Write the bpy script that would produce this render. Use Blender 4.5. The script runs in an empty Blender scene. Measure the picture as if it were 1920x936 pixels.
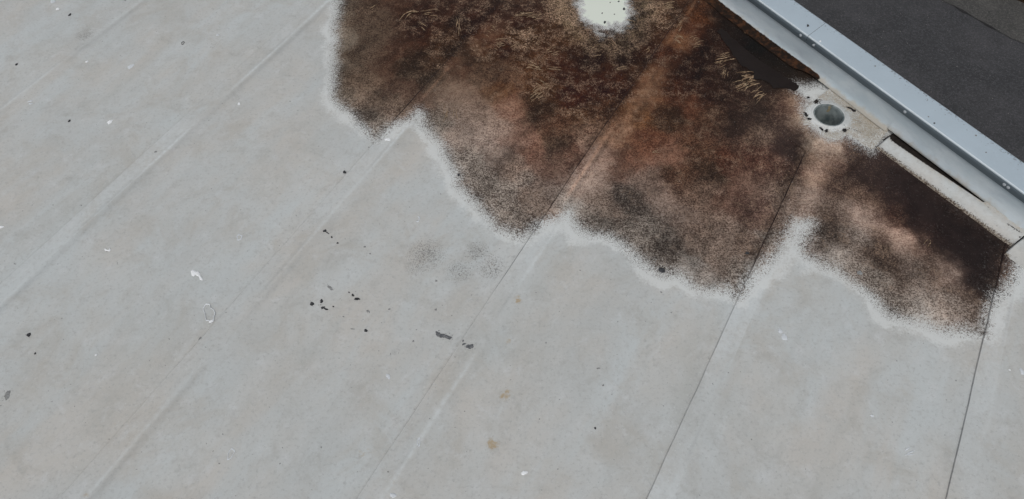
import bpy, math, random
import numpy as np
from mathutils import Vector

# ------------------------------------------------------------------ camera, world, sun
SC = bpy.context.scene
COL = SC.collection
F, PW, PH = 1400.0, 1920.0, 936.0
TH = math.radians(56.3)
HC = 2.85
cam = bpy.data.cameras.new('camera')
cam_o = bpy.data.objects.new('camera', cam)
COL.objects.link(cam_o)
cam_o.location = (0, 0, HC)
cam_o.rotation_euler = (math.pi / 2 - TH, 0, 0)
cam.sensor_width = 36.0
cam.lens = F / PW * 36.0
cam.clip_end = 2000
SC.camera = cam_o

world = bpy.data.worlds.new('World')
SC.world = world
world.use_nodes = True
wn = world.node_tree
bg = wn.nodes['Background']
sky = wn.nodes.new('ShaderNodeTexSky')
sky.sky_type = 'NISHITA'
sky.sun_disc = False
SUN_AZ, SUN_EL = math.radians(196), math.radians(60)      # azimuth clockwise from +Y
sky.sun_elevation = SUN_EL
sky.sun_rotation = SUN_AZ
sky.air_density = 1.0
sky.dust_density = 4.0
sky.ozone_density = 1.0
hs = wn.nodes.new('ShaderNodeHueSaturation')                # cloud cover washes the blue out
hs.inputs['Saturation'].default_value = 0.30
wn.links.new(sky.outputs[0], hs.inputs['Color'])
wn.links.new(hs.outputs[0], bg.inputs[0])
bg.inputs[1].default_value = 0.1
sun = bpy.data.lights.new('sun', 'SUN')
sun.energy = 0.6
sun.angle = math.radians(45)
sun.color = (1.0, 0.96, 0.9)
sun_o = bpy.data.objects.new('sun', sun)
COL.objects.link(sun_o)
sd = Vector((math.sin(SUN_AZ) * math.cos(SUN_EL), math.cos(SUN_AZ) * math.cos(SUN_EL), math.sin(SUN_EL)))
sun_o.rotation_euler = sd.to_track_quat('Z', 'Y').to_euler()
sun_o.location = (3, 3, 8)
SC.view_settings.view_transform = 'Standard'
SC.view_settings.look = 'None'
SC.view_settings.gamma = 1
SC.view_settings.exposure = 0.03

# ------------------------------------------------------------------ geometry of the place
def G(x, y, z=0.0):
    """where the sight line through a traced photo point meets the level z (builds real positions)"""
    dx, dy = x - PW / 2, PH / 2 - y
    r = np.array([dx, F * math.cos(TH) + dy * math.sin(TH), -F * math.sin(TH) + dy * math.cos(TH)])
    t = (z - HC) / r[2]
    return np.array([0, 0, HC]) + t * r

_a = math.radians(60.6)
A = np.array([math.cos(_a), math.sin(_a)])          # along the membrane sheets
B = np.array([math.sin(_a), -math.cos(_a)])         # across them
_p = math.radians(-54.8)
P = np.array([math.cos(_p), math.sin(_p)])          # along the parapet
N = np.array([-math.sin(_p), math.cos(_p)])         # outwards
SEAMS = [-5.72, -4.755, -3.79, -2.828, -1.862, -0.894, 0.058, 1.035, 2.0, 2.97, 3.94, 4.9]
WALL_N = 3.095
DRAIN = G(1552.6, 218.8)[:2]
RD = 0.073

def srgb(c):
    return tuple(((v / 255) / 12.92 if v / 255 <= 0.04045 else ((v / 255 + 0.055) / 1.055) ** 2.4) for v in c)

EXPO = 0.80
def alb(r, g, b):
    return tuple(min(0.92, v / EXPO) for v in srgb((r, g, b)))

def hash2(ix, iy, seed):
    h = (ix.astype(np.int64) * 374761393 + iy.astype(np.int64) * 668265263 + seed * 974711) & 0xFFFFFFFF
    h = ((h ^ (h >> 13)) * 1274126177) & 0xFFFFFFFF
    return ((h ^ (h >> 16)) & 0xFFFF) / 65535.0

def vn(x, y, s, seed=0):
    x = x * s; y = y * s
    ix, iy = np.floor(x), np.floor(y)
    fx, fy = x - ix, y - iy
    fx = fx * fx * (3 - 2 * fx); fy = fy * fy * (3 - 2 * fy)
    a = hash2(ix, iy, seed); b = hash2(ix + 1, iy, seed)
    c = hash2(ix, iy + 1, seed); d = hash2(ix + 1, iy + 1, seed)
    return (a * (1 - fx) + b * fx) * (1 - fy) + (c * (1 - fx) + d * fx) * fy - 0.5

def fb(x, y, s, seed=0, o=3):
    r = 0; k = 1.0; t = 0
    for i in range(o):
        r = r + k * vn(x, y, s * 2 ** i, seed + 17 * i); t += k; k *= 0.55
    return r / t

def sst(a, b, x):
    t = np.clip((x - a) / (b - a), 0, 1)
    return t * t * (3 - 2 * t)

# ---- stain colours: pale tone, dark tone, share of dark, wet, flecks, scuffs
T = {
 'gs': ((146, 141, 136), (74, 67, 62), .38, 0, .1, 0),
 'gd': ((132, 124, 116), (54, 46, 42), .54, 0, .15, 0),
 'gD': ((112, 104, 97), (42, 35, 32), .62, 0, .15, 0),
 'gb': ((136, 117, 104), (68, 52, 44), .50, 0, .2, 0),
 'gp': ((138, 122, 112), (84, 68, 61), .48, 0, .25, 0),
 'pk': ((136, 110, 97), (86, 60, 51), .48, 0, .25, 0),
 'pl': ((150, 130, 118), (104, 82, 72), .42, 0, .2, 0),
 'pt': ((140, 113, 94), (92, 64, 52), .46, 0, .4, 0),
 'rm': ((112, 82, 68), (70, 45, 36), .52, 0, .25, 0),
 'rd': ((102, 68, 54), (56, 32, 25), .60, 0, .45, .1),
 'rD': ((88, 52, 40), (48, 25, 19), .66, 0, .5, .1),
 'br': ((104, 82, 68), (52, 36, 29), .58, 0, .4, 0),
 'tb': ((108, 84, 65), (52, 35, 26), .56, 0, .6, .2),
 'tn': ((116, 92, 68), (52, 36, 26), .55, 0, .9, .5),
 'tl': ((132, 112, 90), (70, 50, 38), .50, 0, .9, 1.),
 'to': ((124, 94, 70), (76, 52, 38), .5, 0, .4, 0),
 'dk': ((76, 56, 42), (38, 25, 19), .68, .1, .5, .1),
 'bk': ((90, 76, 62), (42, 33, 27), .66, 0, .3, 0),
 'dr': ((76, 50, 42), (42, 27, 24), .68, .25, .45, .05),
 'dg': ((74, 54, 45), (44, 33, 30), .70, .4, .25, 0),
 'wb': ((72, 50, 44), (46, 32, 30), .76, .6, .3, 0),
 'wt': ((60, 46, 43), (44, 34, 33), .85, .9, .10, 0),
 'w2': ((42, 32, 29), (34, 27, 25), .9, .6, 0, 0),
 'ft': ((36, 24, 17), (18, 12, 9), .80, .5, .0, 0),
 'or': ((128, 78, 40), (62, 34, 20), .5, 0, .3, 0),
 'tp': ((160, 140, 122), (112, 88, 72), .36, 0, .1, 0),
}
PTS = '''650,20,gd 640,80,gs 634,120,gs 635,150,gd 645,185,gd 668,212,gD 700,240,gd 680,20,br 712,30,gb 700,62,gb 740,10,rm 780,30,rd 830,20,rd 880,15,rD 925,30,rD
690,100,gb 740,95,rm 772,85,rm 720,130,rm 660,110,gb 665,145,gb 690,160,gb 740,160,pk 790,60,rd 828,72,tb 862,45,dk 782,105,bk 762,132,bk 852,92,bk 806,150,bk 815,112,tb 768,172,rm
730,200,gb 758,205,gb 785,185,rm 692,190,gb 690,222,gd 750,225,gb 862,130,rm 835,165,pl 868,172,pl 900,100,tb 878,112,bk 905,60,rd 940,85,rd 955,40,rD 1000,30,rD 1045,25,tn 1062,62,tb 1010,62,tb 975,70,tn
950,135,gb 900,140,gb 930,168,to 880,200,gp 845,205,gp 820,225,gd 868,250,gp 900,225,gp 925,245,gp 960,200,pk 998,198,bk 1018,165,tb 990,128,tb 970,262,pk 930,290,gp 872,300,gd 900,335,gd 960,320,gb 1000,290,rm
1042,275,bk 1040,235,br 1090,220,tb 1080,175,rD 1125,170,rD 1060,135,rd 1100,108,dk 1145,88,dk 1180,72,dk 1205,35,dk 1235,28,tn 1182,120,dk 1160,150,rd 1130,200,br 1105,240,gb 940,365,gd 985,335,gd 1000,375,gb 960,405,gd 1030,325,rm 1062,295,rm 990,410,gD
1205,140,pt 1222,180,pt 1195,215,to 1165,255,pt 1125,300,pl 1095,345,pl 1065,385,gs 1022,400,gb 1040,360,gp 1250,110,rd 1275,75,pt 1300,50,rm 1268,35,tb 1310,18,or 1322,35,or 1290,135,dr 1330,105,dr 1362,125,dr 1400,155,dr 1385,150,dr 1425,205,dg
1382,190,dr 1340,175,dr 1270,165,rd 1250,215,bk 1290,200,rm 1330,220,br 1380,235,dg 1425,255,br 1460,205,rd 1485,175,rd 1475,235,dr 1215,270,rm 1175,310,rm 1205,335,gp 1232,365,gp 1180,372,gD 1135,385,gb 1112,415,gd 1255,290,pk 1300,285,br 1325,320,bk 1312,358,gb 1280,335,br
1370,310,rd 1400,350,rm 1430,300,rD 1462,320,rD 1480,280,wb 1492,255,wb 1370,385,rm 1405,395,rD 1430,400,rd 1350,415,gb 1275,405,gp 1220,425,gd 1180,445,gd 1250,465,gD 1300,445,gb 1350,465,gb 1290,500,gs 1340,505,gb 1382,520,gd 1400,465,br 1330,530,gs 1230,495,gd
1525,275,tp 1555,282,tp 1500,195,pt 1490,170,tl 1505,235,tp 1540,300,to 1572,308,rd 1598,285,dr 1620,300,dr 1532,340,pt 1522,370,pl 1502,395,gp 1482,385,br 1470,425,br 1458,452,gd 1425,502,gs 1500,425,gs 1600,330,wb 1562,350,dr 1590,355,br 1620,365,br 1645,320,wb 1640,300,wb
1700,345,wt 1660,345,wb 1740,400,wt 1780,450,wt 1820,480,wt 1830,520,wt 1750,440,wb 1625,315,wb 1680,345,wt 1680,375,wb 1722,375,wt 1725,410,wt 1762,425,wt 1800,440,wt 1800,480,wt 1842,470,wt 1842,505,wt 1855,545,wt 1805,515,wb 1650,350,wb 1562,410,dk 1540,435,gD 1598,395,pl 1612,425,pl 1592,445,dk 1575,390,gb 1695,462,pl 1682,440,pl 1685,405,dr 1710,490,pl 1722,462,dr 1640,478,dk 1620,500,gd 1580,475,gs
1660,500,dk 1702,495,dk 1735,500,dk 1768,512,pl 1702,535,gb 1690,568,gd 1650,540,gd 1750,540,gb 1790,548,dk 1770,572,gb 1742,590,gs 1802,590,gb 1842,585,gb 1825,560,br 1845,612,gs 1880,495,dr 1892,515,dr 1868,530,br 1560,375,br 1545,400,br 1600,470,gb 1612,395,pl 1605,440,gs 1700,450,pl 1716,500,gs 1778,520,pl 1785,575,gs 1730,555,gs 1565,445,dk 1655,455,dk 1752,515,dk 1480,345,br
1370,60,w2 1352,40,dg 1400,105,w2 1440,130,w2 1480,155,w2 1425,140,w2 1350,12,ft 1395,50,ft 1450,92,ft 1500,128,ft 1522,148,ft 1420,78,ft 1475,118,ft 1335,8,or 1372,38,ft 1425,85,ft 1470,125,ft 1500,145,ft 1410,95,ft 1385,66,w2 1500,160,dg 1460,150,w2 1345,62,dr 1385,122,dr 1330,25,dg'''
CP = []
for s in PTS.split():
    x, y, k = s.split(',')
    L, D, c, w, fl, sc = T[k]
    g = G(float(x), float(y))
    CP.append((g[0], g[1]) + alb(*L) + alb(*D) + (c, w, fl, sc))
CP = np.array(CP, dtype=np.float64)
BRUSH = [G(*q)[:2] for q in [(632, -60), (630, 0), (628, 40), (625, 100), (622, 150), (624, 185), (640, 200), (655, 212), (672, 232), (690, 250), (704, 264),
 (725, 242), (748, 229), (768, 222), (788, 210), (795, 235), (806, 255), (825, 275), (840, 300), (857, 330), (862, 352), (880, 372), (900, 390), (915, 410),
 (925, 425), (945, 432), (965, 440), (982, 444), (1000, 430), (1020, 418), (1045, 410), (1064, 404), (1078, 424), (1090, 432), (1110, 440), (1140, 447), (1165, 460), (1190, 477),
 (1210, 495), (1230, 510), (1245, 517), (1270, 520), (1290, 530), (1300, 536), (1330, 545), (1362, 545), (1383, 562), (1398, 535), (1412, 515), (1427, 508), (1442, 492), (1458, 475),
 (1480, 446), (1490, 420), (1514, 418), (1506, 447), (1504, 475), (1517, 485), (1537, 499), (1570, 509), (1590, 525), (1617, 542), (1640, 559), (1653, 579), (1667, 592), (1707, 599),
 (1730, 605), (1753, 619), (1773, 624), (1817, 617), (1846, 626), (1852, 600), (1866, 556), (1883, 545), (1897, 525), (1905, 500), (1915, 478), (1935, 440), (1800, 335), (1700, 262), (1660, 256), (1644, 272), (1632, 280), (1600, 266),
 (1584, 254), (1572, 258), (1550, 258), (1532, 249), (1517, 234), (1510, 208), (1512, 190), (1490, 160), (1510, 166), (1536, 160), (1575, 140), (1540, 70), (1400, -60), (1330, -60)]]
BRUSH = np.array(BRUSH)
# bleached spot (photo px): ellipse
BLW = G(1133, 8)[:2]
RUST = [(970, 562, .025, .8), (952, 640, .02, .6), (948, 741, .028, .9), (924, 832, .028, 1.0), (681, 850, .045, .45), (215, 795, .03, .4), (160, 930, .02, .6), (320, 515, .03, .35), (430, 390, .05, .25),
        (890, 420, .06, .15), (775, 610, .03, .2), (690, 583, .02, .4), (640, 755, .04, .2), (740, 905, .03, .4), (1700, 310, .02, .3), (300, 700, .05, .25), (1560, 210, .03, .0)]
SMUDGE = [(800, 478, .075, .40), (895, 472, .05, .36), (862, 508, .06, .3), (780, 500, .05, .25), (920, 500, .06, .3), (160, 65, .05, .3), (400, 85, .03, .15), (1240, 507, .02, .9), (1612, 510, .02, .5), (1100, 470, .08, .06)]

def seg_sd(X, Y, poly):
    n = len(poly)
    d = np.full(X.shape, 1e9); ins = np.zeros(X.shape, bool)
    for i in range(n):
        x1, y1 = poly[i]; x2, y2 = poly[(i + 1) % n]
        ex, ey = x2 - x1, y2 - y1
        t = np.clip(((X - x1) * ex + (Y - y1) * ey) / (ex * ex + ey * ey + 1e-12), 0, 1)
        d = np.minimum(d, (X - x1 - t * ex) ** 2 + (Y - y1 - t * ey) ** 2)
        c = ((y1 > Y) != (y2 > Y)) & (X < ex * (Y - y1) / (ey + 1e-12) + x1)
        ins ^= c
    return np.where(ins, 1, -1) * np.sqrt(d)

def paint(X, Y, zone='field'):
    """stain maps for membrane points at plan position X, Y"""
    n = len(X)
    cL = np.zeros((n, 4)); cD = np.zeros((n, 4)); m1 = np.zeros((n, 4)); m2 = np.zeros((n, 4))
    cL[:, :3] = alb(140, 134, 128); cD[:, :3] = alb(74, 66, 62); cD[:, 3] = .35
    if zone == 'far':
        return cL, cD, m1, m2
    near = (X > -1.9) & (X < 3.4) & (Y > 1.1) & (Y < 4.6)
    x, y = X[near], Y[near]
    nx = x + .035 * fb(x, y, 7, 5); ny = y + .035 * fb(x, y, 7, 9)
    sdv = seg_sd(nx, ny, BRUSH) + .028 * fb(x, y, 15, 3) + .012
    # halo outside
    hal = sst(-.085, -.010, sdv + .09 * fb(x, y, 7, 33) + .04 * fb(x, y, 30, 34)) * (sdv < .08)
    hal *= np.clip(.10 + 1.5 * (fb(x, y, 6, 31) + .5) + .25 * sst(-.5, 1.0, x), 0, 1.12)
    crisp = sst(-1.1, -1.5, x + .0 * y)          # the left rim is sharper than the lower one
    al = sst(-.05, .11 - .05 * crisp, sdv)
    wl = np.zeros((len(x), 10)); ws = np.zeros(len(x))
    wx = x + .06 * fb(x, y, 9, 41) + .055 * fb(x, y, 26, 42); wy = y + .06 * fb(x, y, 9, 47) + .055 * fb(x, y, 26, 48)
    for c in CP:
        w = np.exp(-((wx - c[0]) ** 2 + (wy - c[1]) ** 2) / (2 * .040 ** 2)) + 1e-5 / (.01 + (wx - c[0]) ** 2 + (wy - c[1]) ** 2) ** 1.5
        ws += w; wl += w[:, None] * c[2:][None, :]
    wl /= ws[:, None]
    u_ = x * B[0] + y * B[1]; v_ = x * A[0] + y * A[1]
    ud = np.zeros(len(x))
    for q_ in SEAMS: ud = np.where(u_ >= q_, u_ - q_, ud)
    # the film is thin and grey at its rim, thick and rusty towards the low spot
    t_ = sst(.10, .60, sdv + .16 * fb(x, y, 6, 91))[:, None]
    base = np.concatenate([np.array([alb(136, 124, 114)]) * (1 - t_) + np.array([alb(108, 72, 54)]) * t_,
                           np.array([alb(72, 60, 53)]) * (1 - t_) + np.array([alb(54, 29, 21)]) * t_], 1)
    wk = .30 * (1 - np.clip(wl[:, 7], 0, 1))[:, None]
    wl[:, :6] = wl[:, :6] * (1 - wk) + base * wk
    # worn pale band beside each lap, rust gathered on its low side
    bw = np.exp(-((ud - .085 - .02 * vn(v_, v_ * 0, 4, 5)) / .055) ** 2) * np.clip(.55 + 1.2 * vn(v_, v_ * 0, 3, 6) + .5 * fb(x, y, 14, 8), 0, 1) * (u_ < .9) * (1 - np.clip(wl[:, 7] * 1.5, 0, 1)) * (1 - sst(3.35, 3.6, y))
    bw = (bw * .70)[:, None]
    wl[:, :3] = wl[:, :3] * (1 - bw) + np.array(alb(158, 136, 121)) * bw
    wl[:, 3:6] = wl[:, 3:6] * (1 - bw) + np.array(alb(114, 90, 77)) * bw
    wl[:, 6] -= .10 * bw[:, 0]
    rg = np.exp(-((ud - .042) / .007) ** 2) * np.clip(.1 + 2.2 * vn(v_, v_ * 0, 3.5, 16), 0, .8)
    rg = (rg * sst(.05, .2, sdv))[:, None]
    wl[:, :3] = wl[:, :3] * (1 - rg) + np.array(alb(152, 122, 104)) * rg
    wl[:, 6] -= .25 * rg[:, 0]
    ld = .9 * np.exp(-((ud - .062) / .009) ** 2) * np.clip(.1 + 2.2 * vn(v_, v_ * 0, 3.5, 16), 0, .8) + np.exp(-((ud - .955) / .035) ** 2) + .8 * np.exp(-((ud - .012) / .012) ** 2)
    streak = fb(u_, v_ * .16, 9, 93, 3)
    var = (1 + .32 * fb(x, y, 9, 77) + .45 * fb(x, y, 34, 78, 2) + .90 * streak) * (1 - .28 * np.clip(ld, 0, 1))
    wl[:, :6] *= var[:, None]
    for o_ in (0, 3):
        lum = wl[:, o_:o_ + 3].mean(1, keepdims=True); m_ = (.165, .052)[o_ // 3]
        wl[:, o_:o_ + 3] *= np.clip(lum / m_, .05, 4) ** (.12 + .34 * sst(.08, .5, sdv)[:, None])
        lum = wl[:, o_:o_ + 3].mean(1, keepdims=True)
        dk_ = .98 - .24 * sst(.0, .6, y - 2.6)[:, None]
        wl[:, o_:o_ + 3] = np.clip((lum + (.84 + .40 * sst(.15, .75, sdv)[:, None]) * (wl[:, o_:o_ + 3] - lum)) * dk_ * (.82 + .18 * (1 - sst(.0, .2, sdv)))[:, None], .004, .9)
    hue = sst(-.1, .5, y - 2.6)
    wl[:, :6] *= (1 + .36 * (1 - hue) * (1 - np.clip(wl[:, 7] * 1.6, 0, 1)))[:, None]
    wl[:, 1] *= .985 - .10 * hue; wl[:, 4] *= .975 - .13 * hue
    wl[:, 2] *= .95 - .22 * hue; wl[:, 5] *= .93 - .24 * hue
    wl[:, :3] *= (1 - .20 * hue)[:, None]
    # near the rim the film thins out to grey specks
    rim = sst(.0, .10, sdv)
    thin = (1 - sst(.0, .085, sdv))[:, None] * .55
    wl[:, :3] = wl[:, :3] * (1 - thin) + np.array(alb(150, 150, 148)) * thin
    covr = wl[:, 6] * (.84 + .16 * rim) + .34 * fb(x, y, 26, 55)
    # bleached spot
    ex = (x - BLW[0]); ey = (y - BLW[1])
    rr = np.sqrt((ex / .19) ** 2 + (ey / .285) ** 2) + .35 * fb(x, y, 14, 61)
    bl = 1 - sst(.50, 1.30, rr + .25 * fb(x, y, 45, 62, 2))
    fringe = np.clip(1 - np.abs(rr - 1.25) / .45, 0, 1)
    wl[:, 8] = wl[:, 8] + fringe * .15
    tb = np.array(alb(150, 132, 104))
    wl[:, :3] = wl[:, :3] * (1 - .45 * fringe[:, None]) + tb * .45 * fringe[:, None]
    al = al * (1 - bl)
    hal = np.maximum(hal, 1.5 * bl)
    cL[near, :3] = wl[:, :3]; cD[near, :3] = wl[:, 3:6]
    cL[near, 3] = al; cD[near, 3] = np.clip(covr, 0, 1)
    m1[near, 0] = wl[:, 7] * al; m1[near, 1] = wl[:, 8]; m1[near, 2] = wl[:, 9]; m1[near, 3] = hal
    for px, py, r, k in RUST:
        g = G(px, py)
        dd = ((X - g[0]) ** 2 + (Y - g[1]) ** 2) / r ** 2
        m2[:, 0] = np.maximum(m2[:, 0], k * np.exp(-dd))
    for px, py, r, k in SMUDGE:
        g = G(px, py)
        dd = ((X - g[0]) ** 2 + (Y - g[1]) ** 2) / r ** 2
        e = k * np.exp(-dd)
        up = e > cL[:, 3]
        cL[up, 3] = e[up]
        cL[up, :3] = alb(143, 142, 139); cD[up, :3] = alb(108, 108, 106)
    return cL, cD, m1, m2

# ------------------------------------------------------------------ mesh helpers
def setp(o, label=None, cat=None, group=None, kind=None):
    if label: o['label'] = label
    if cat: o['category'] = cat
    if group: o['group'] = group
    if kind: o['kind'] = kind
    return o

def link(name, me, mat=None, parent=None, smooth=False):
    o = bpy.data.objects.new(name, me)
    COL.objects.link(o)
    if mat: me.materials.append(mat)
    if parent: o.parent = parent
    if smooth: me.polygons.foreach_set('use_smooth', [True] * len(me.polygons))
    return o

def empty(name, loc):
    o = bpy.data.objects.new(name, None); COL.objects.link(o); o.location = loc
    o.empty_display_size = .1
    return o

def mesh_np(name, V, Q, attrs=None):
    """V (n,3), Q (m,4)"""
    me = bpy.data.meshes.new(name)
    V = np.ascontiguousarray(V, dtype=np.float32); Q = np.ascontiguousarray(Q, dtype=np.int32)
    me.vertices.add(len(V)); me.vertices.foreach_set('co', V.ravel())
    me.loops.add(Q.size); me.loops.foreach_set('vertex_index', Q.ravel())
    me.polygons.add(len(Q)); me.polygons.foreach_set('loop_start', np.arange(0, Q.size, 4, dtype=np.int32))
    me.update(calc_edges=True); me.validate()
    if attrs:
        for nm, arr in attrs.items():
            a = me.attributes.new(nm, 'FLOAT_COLOR', 'POINT')
            a.data.foreach_set('color', np.ascontiguousarray(arr, dtype=np.float32).ravel())
    return me

def grid_quads(nu, nv):
    i = np.arange(nu - 1)[:, None]; j = np.arange(nv - 1)[None, :]
    a = i * nv + j
    return np.stack([a, a + nv, a + nv + 1, a + 1], -1).reshape(-1, 4)

def py_mesh(name, verts, faces):
    me = bpy.data.meshes.new(name); me.from_pydata([tuple(map(float, v)) for v in verts], [], faces); me.update()
    return me

def box_faces(o=0):
    return [(o, o + 3, o + 2, o + 1), (o + 4, o + 5, o + 6, o + 7), (o, o + 1, o + 5, o + 4), (o + 1, o + 2, o + 6, o + 5), (o + 2, o + 3, o + 7, o + 6), (o + 3, o, o + 4, o + 7)]

def prism(name, poly, z0, z1, mat, parent=None):
    n = len(poly)
    v = [(p[0], p[1], z0) for p in poly] + [(p[0], p[1], z1) for p in poly]
    f = [tuple(range(n - 1, -1, -1)), tuple(range(n, 2 * n))] + [(i, (i + 1) % n, n + (i + 1) % n, n + i) for i in range(n)]
    return link(name, py_mesh(name, v, f), mat, parent)

def qn(q, n, z=0.0):
    p = q * P + n * N
    return (p[0], p[1], z)

# ------------------------------------------------------------------ materials
class NT:
    def __init__(s, name):
        s.m = bpy.data.materials.new(name); s.m.use_nodes = True
        s.t = s.m.node_tree; s.b = s.t.nodes['Principled BSDF']
        s.tc = s.t.nodes.new('ShaderNodeTexCoord')
    def lk(s, a, b): s.t.links.new(a, b)
    def val(s, sock, v):
        if hasattr(v, 'bl_idname') or hasattr(v, 'is_output'): s.lk(v, sock)
        else: sock.default_value = v
    def attr(s, n):
        a = s.t.nodes.new('ShaderNodeAttribute'); a.attribute_name = n; return a
    def mapping(s, rot=0, scale=(1, 1, 1)):
        m = s.t.nodes.new('ShaderNodeMapping'); m.vector_type = 'TEXTURE'      # turn first, then stretch
        m.inputs['Rotation'].default_value = (0, 0, -rot); m.inputs['Scale'].default_value = tuple(1 / q for q in scale)
        s.lk(s.tc.outputs['Object'], m.inputs[0]); return m.outputs[0]
    def noise(s, sc, det=3, ro=.6, dist=0, vec=None, col=False):
        n = s.t.nodes.new('ShaderNodeTexNoise'); n.inputs['Scale'].default_value = sc; n.inputs['Detail'].default_value = det
        n.inputs['Roughness'].default_value = ro; n.inputs['Distortion'].default_value = dist
        s.lk(vec or s.tc.outputs['Object'], n.inputs['Vector'])
        return n.outputs[1 if col else 0]
    def math(s, op, a, b=0.0, c=0.0, cl=False):
        n = s.t.nodes.new('ShaderNodeMath'); n.operation = op; n.use_clamp = cl
        s.val(n.inputs[0], a); s.val(n.inputs[1], b); s.val(n.inputs[2], c); return n.outputs[0]
    def ramp(s, x, a, b, lo=0.0, hi=1.0):
        n = s.t.nodes.new('ShaderNodeMapRange'); n.interpolation_type = 'SMOOTHSTEP'
        s.val(n.inputs['Value'], x); s.val(n.inputs['From Min'], a); s.val(n.inputs['From Max'], b)
        n.inputs['To Min'].default_value = lo; n.inputs['To Max'].default_value = hi; return n.outputs[0]
    def mix(s, f, a, b, mode='MIX'):
        n = s.t.nodes.new('ShaderNodeMix'); n.data_type = 'RGBA'; n.blend_type = mode
        s.val(n.inputs[0], f)
        for i, v in ((6, a), (7, b)):
            if isinstance(v, tuple): n.inputs[i].default_value = v[:3] + (1,)
            else: s.lk(v, n.inputs[i])
        return n.outputs[2]
    def bump(s, h, st, d=.01):
        n = s.t.nodes.new('ShaderNodeBump'); n.inputs['Strength'].default_value = st; n.inputs['Distance'].default_value = d
        s.lk(h, n.inputs['Height']); s.lk(n.outputs[0], s.b.inputs['Normal']); return n

def sep(nt, a):
    n = nt.t.nodes.new('ShaderNodeSeparateColor'); nt.lk(a, n.inputs[0]); return n.outputs

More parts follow.
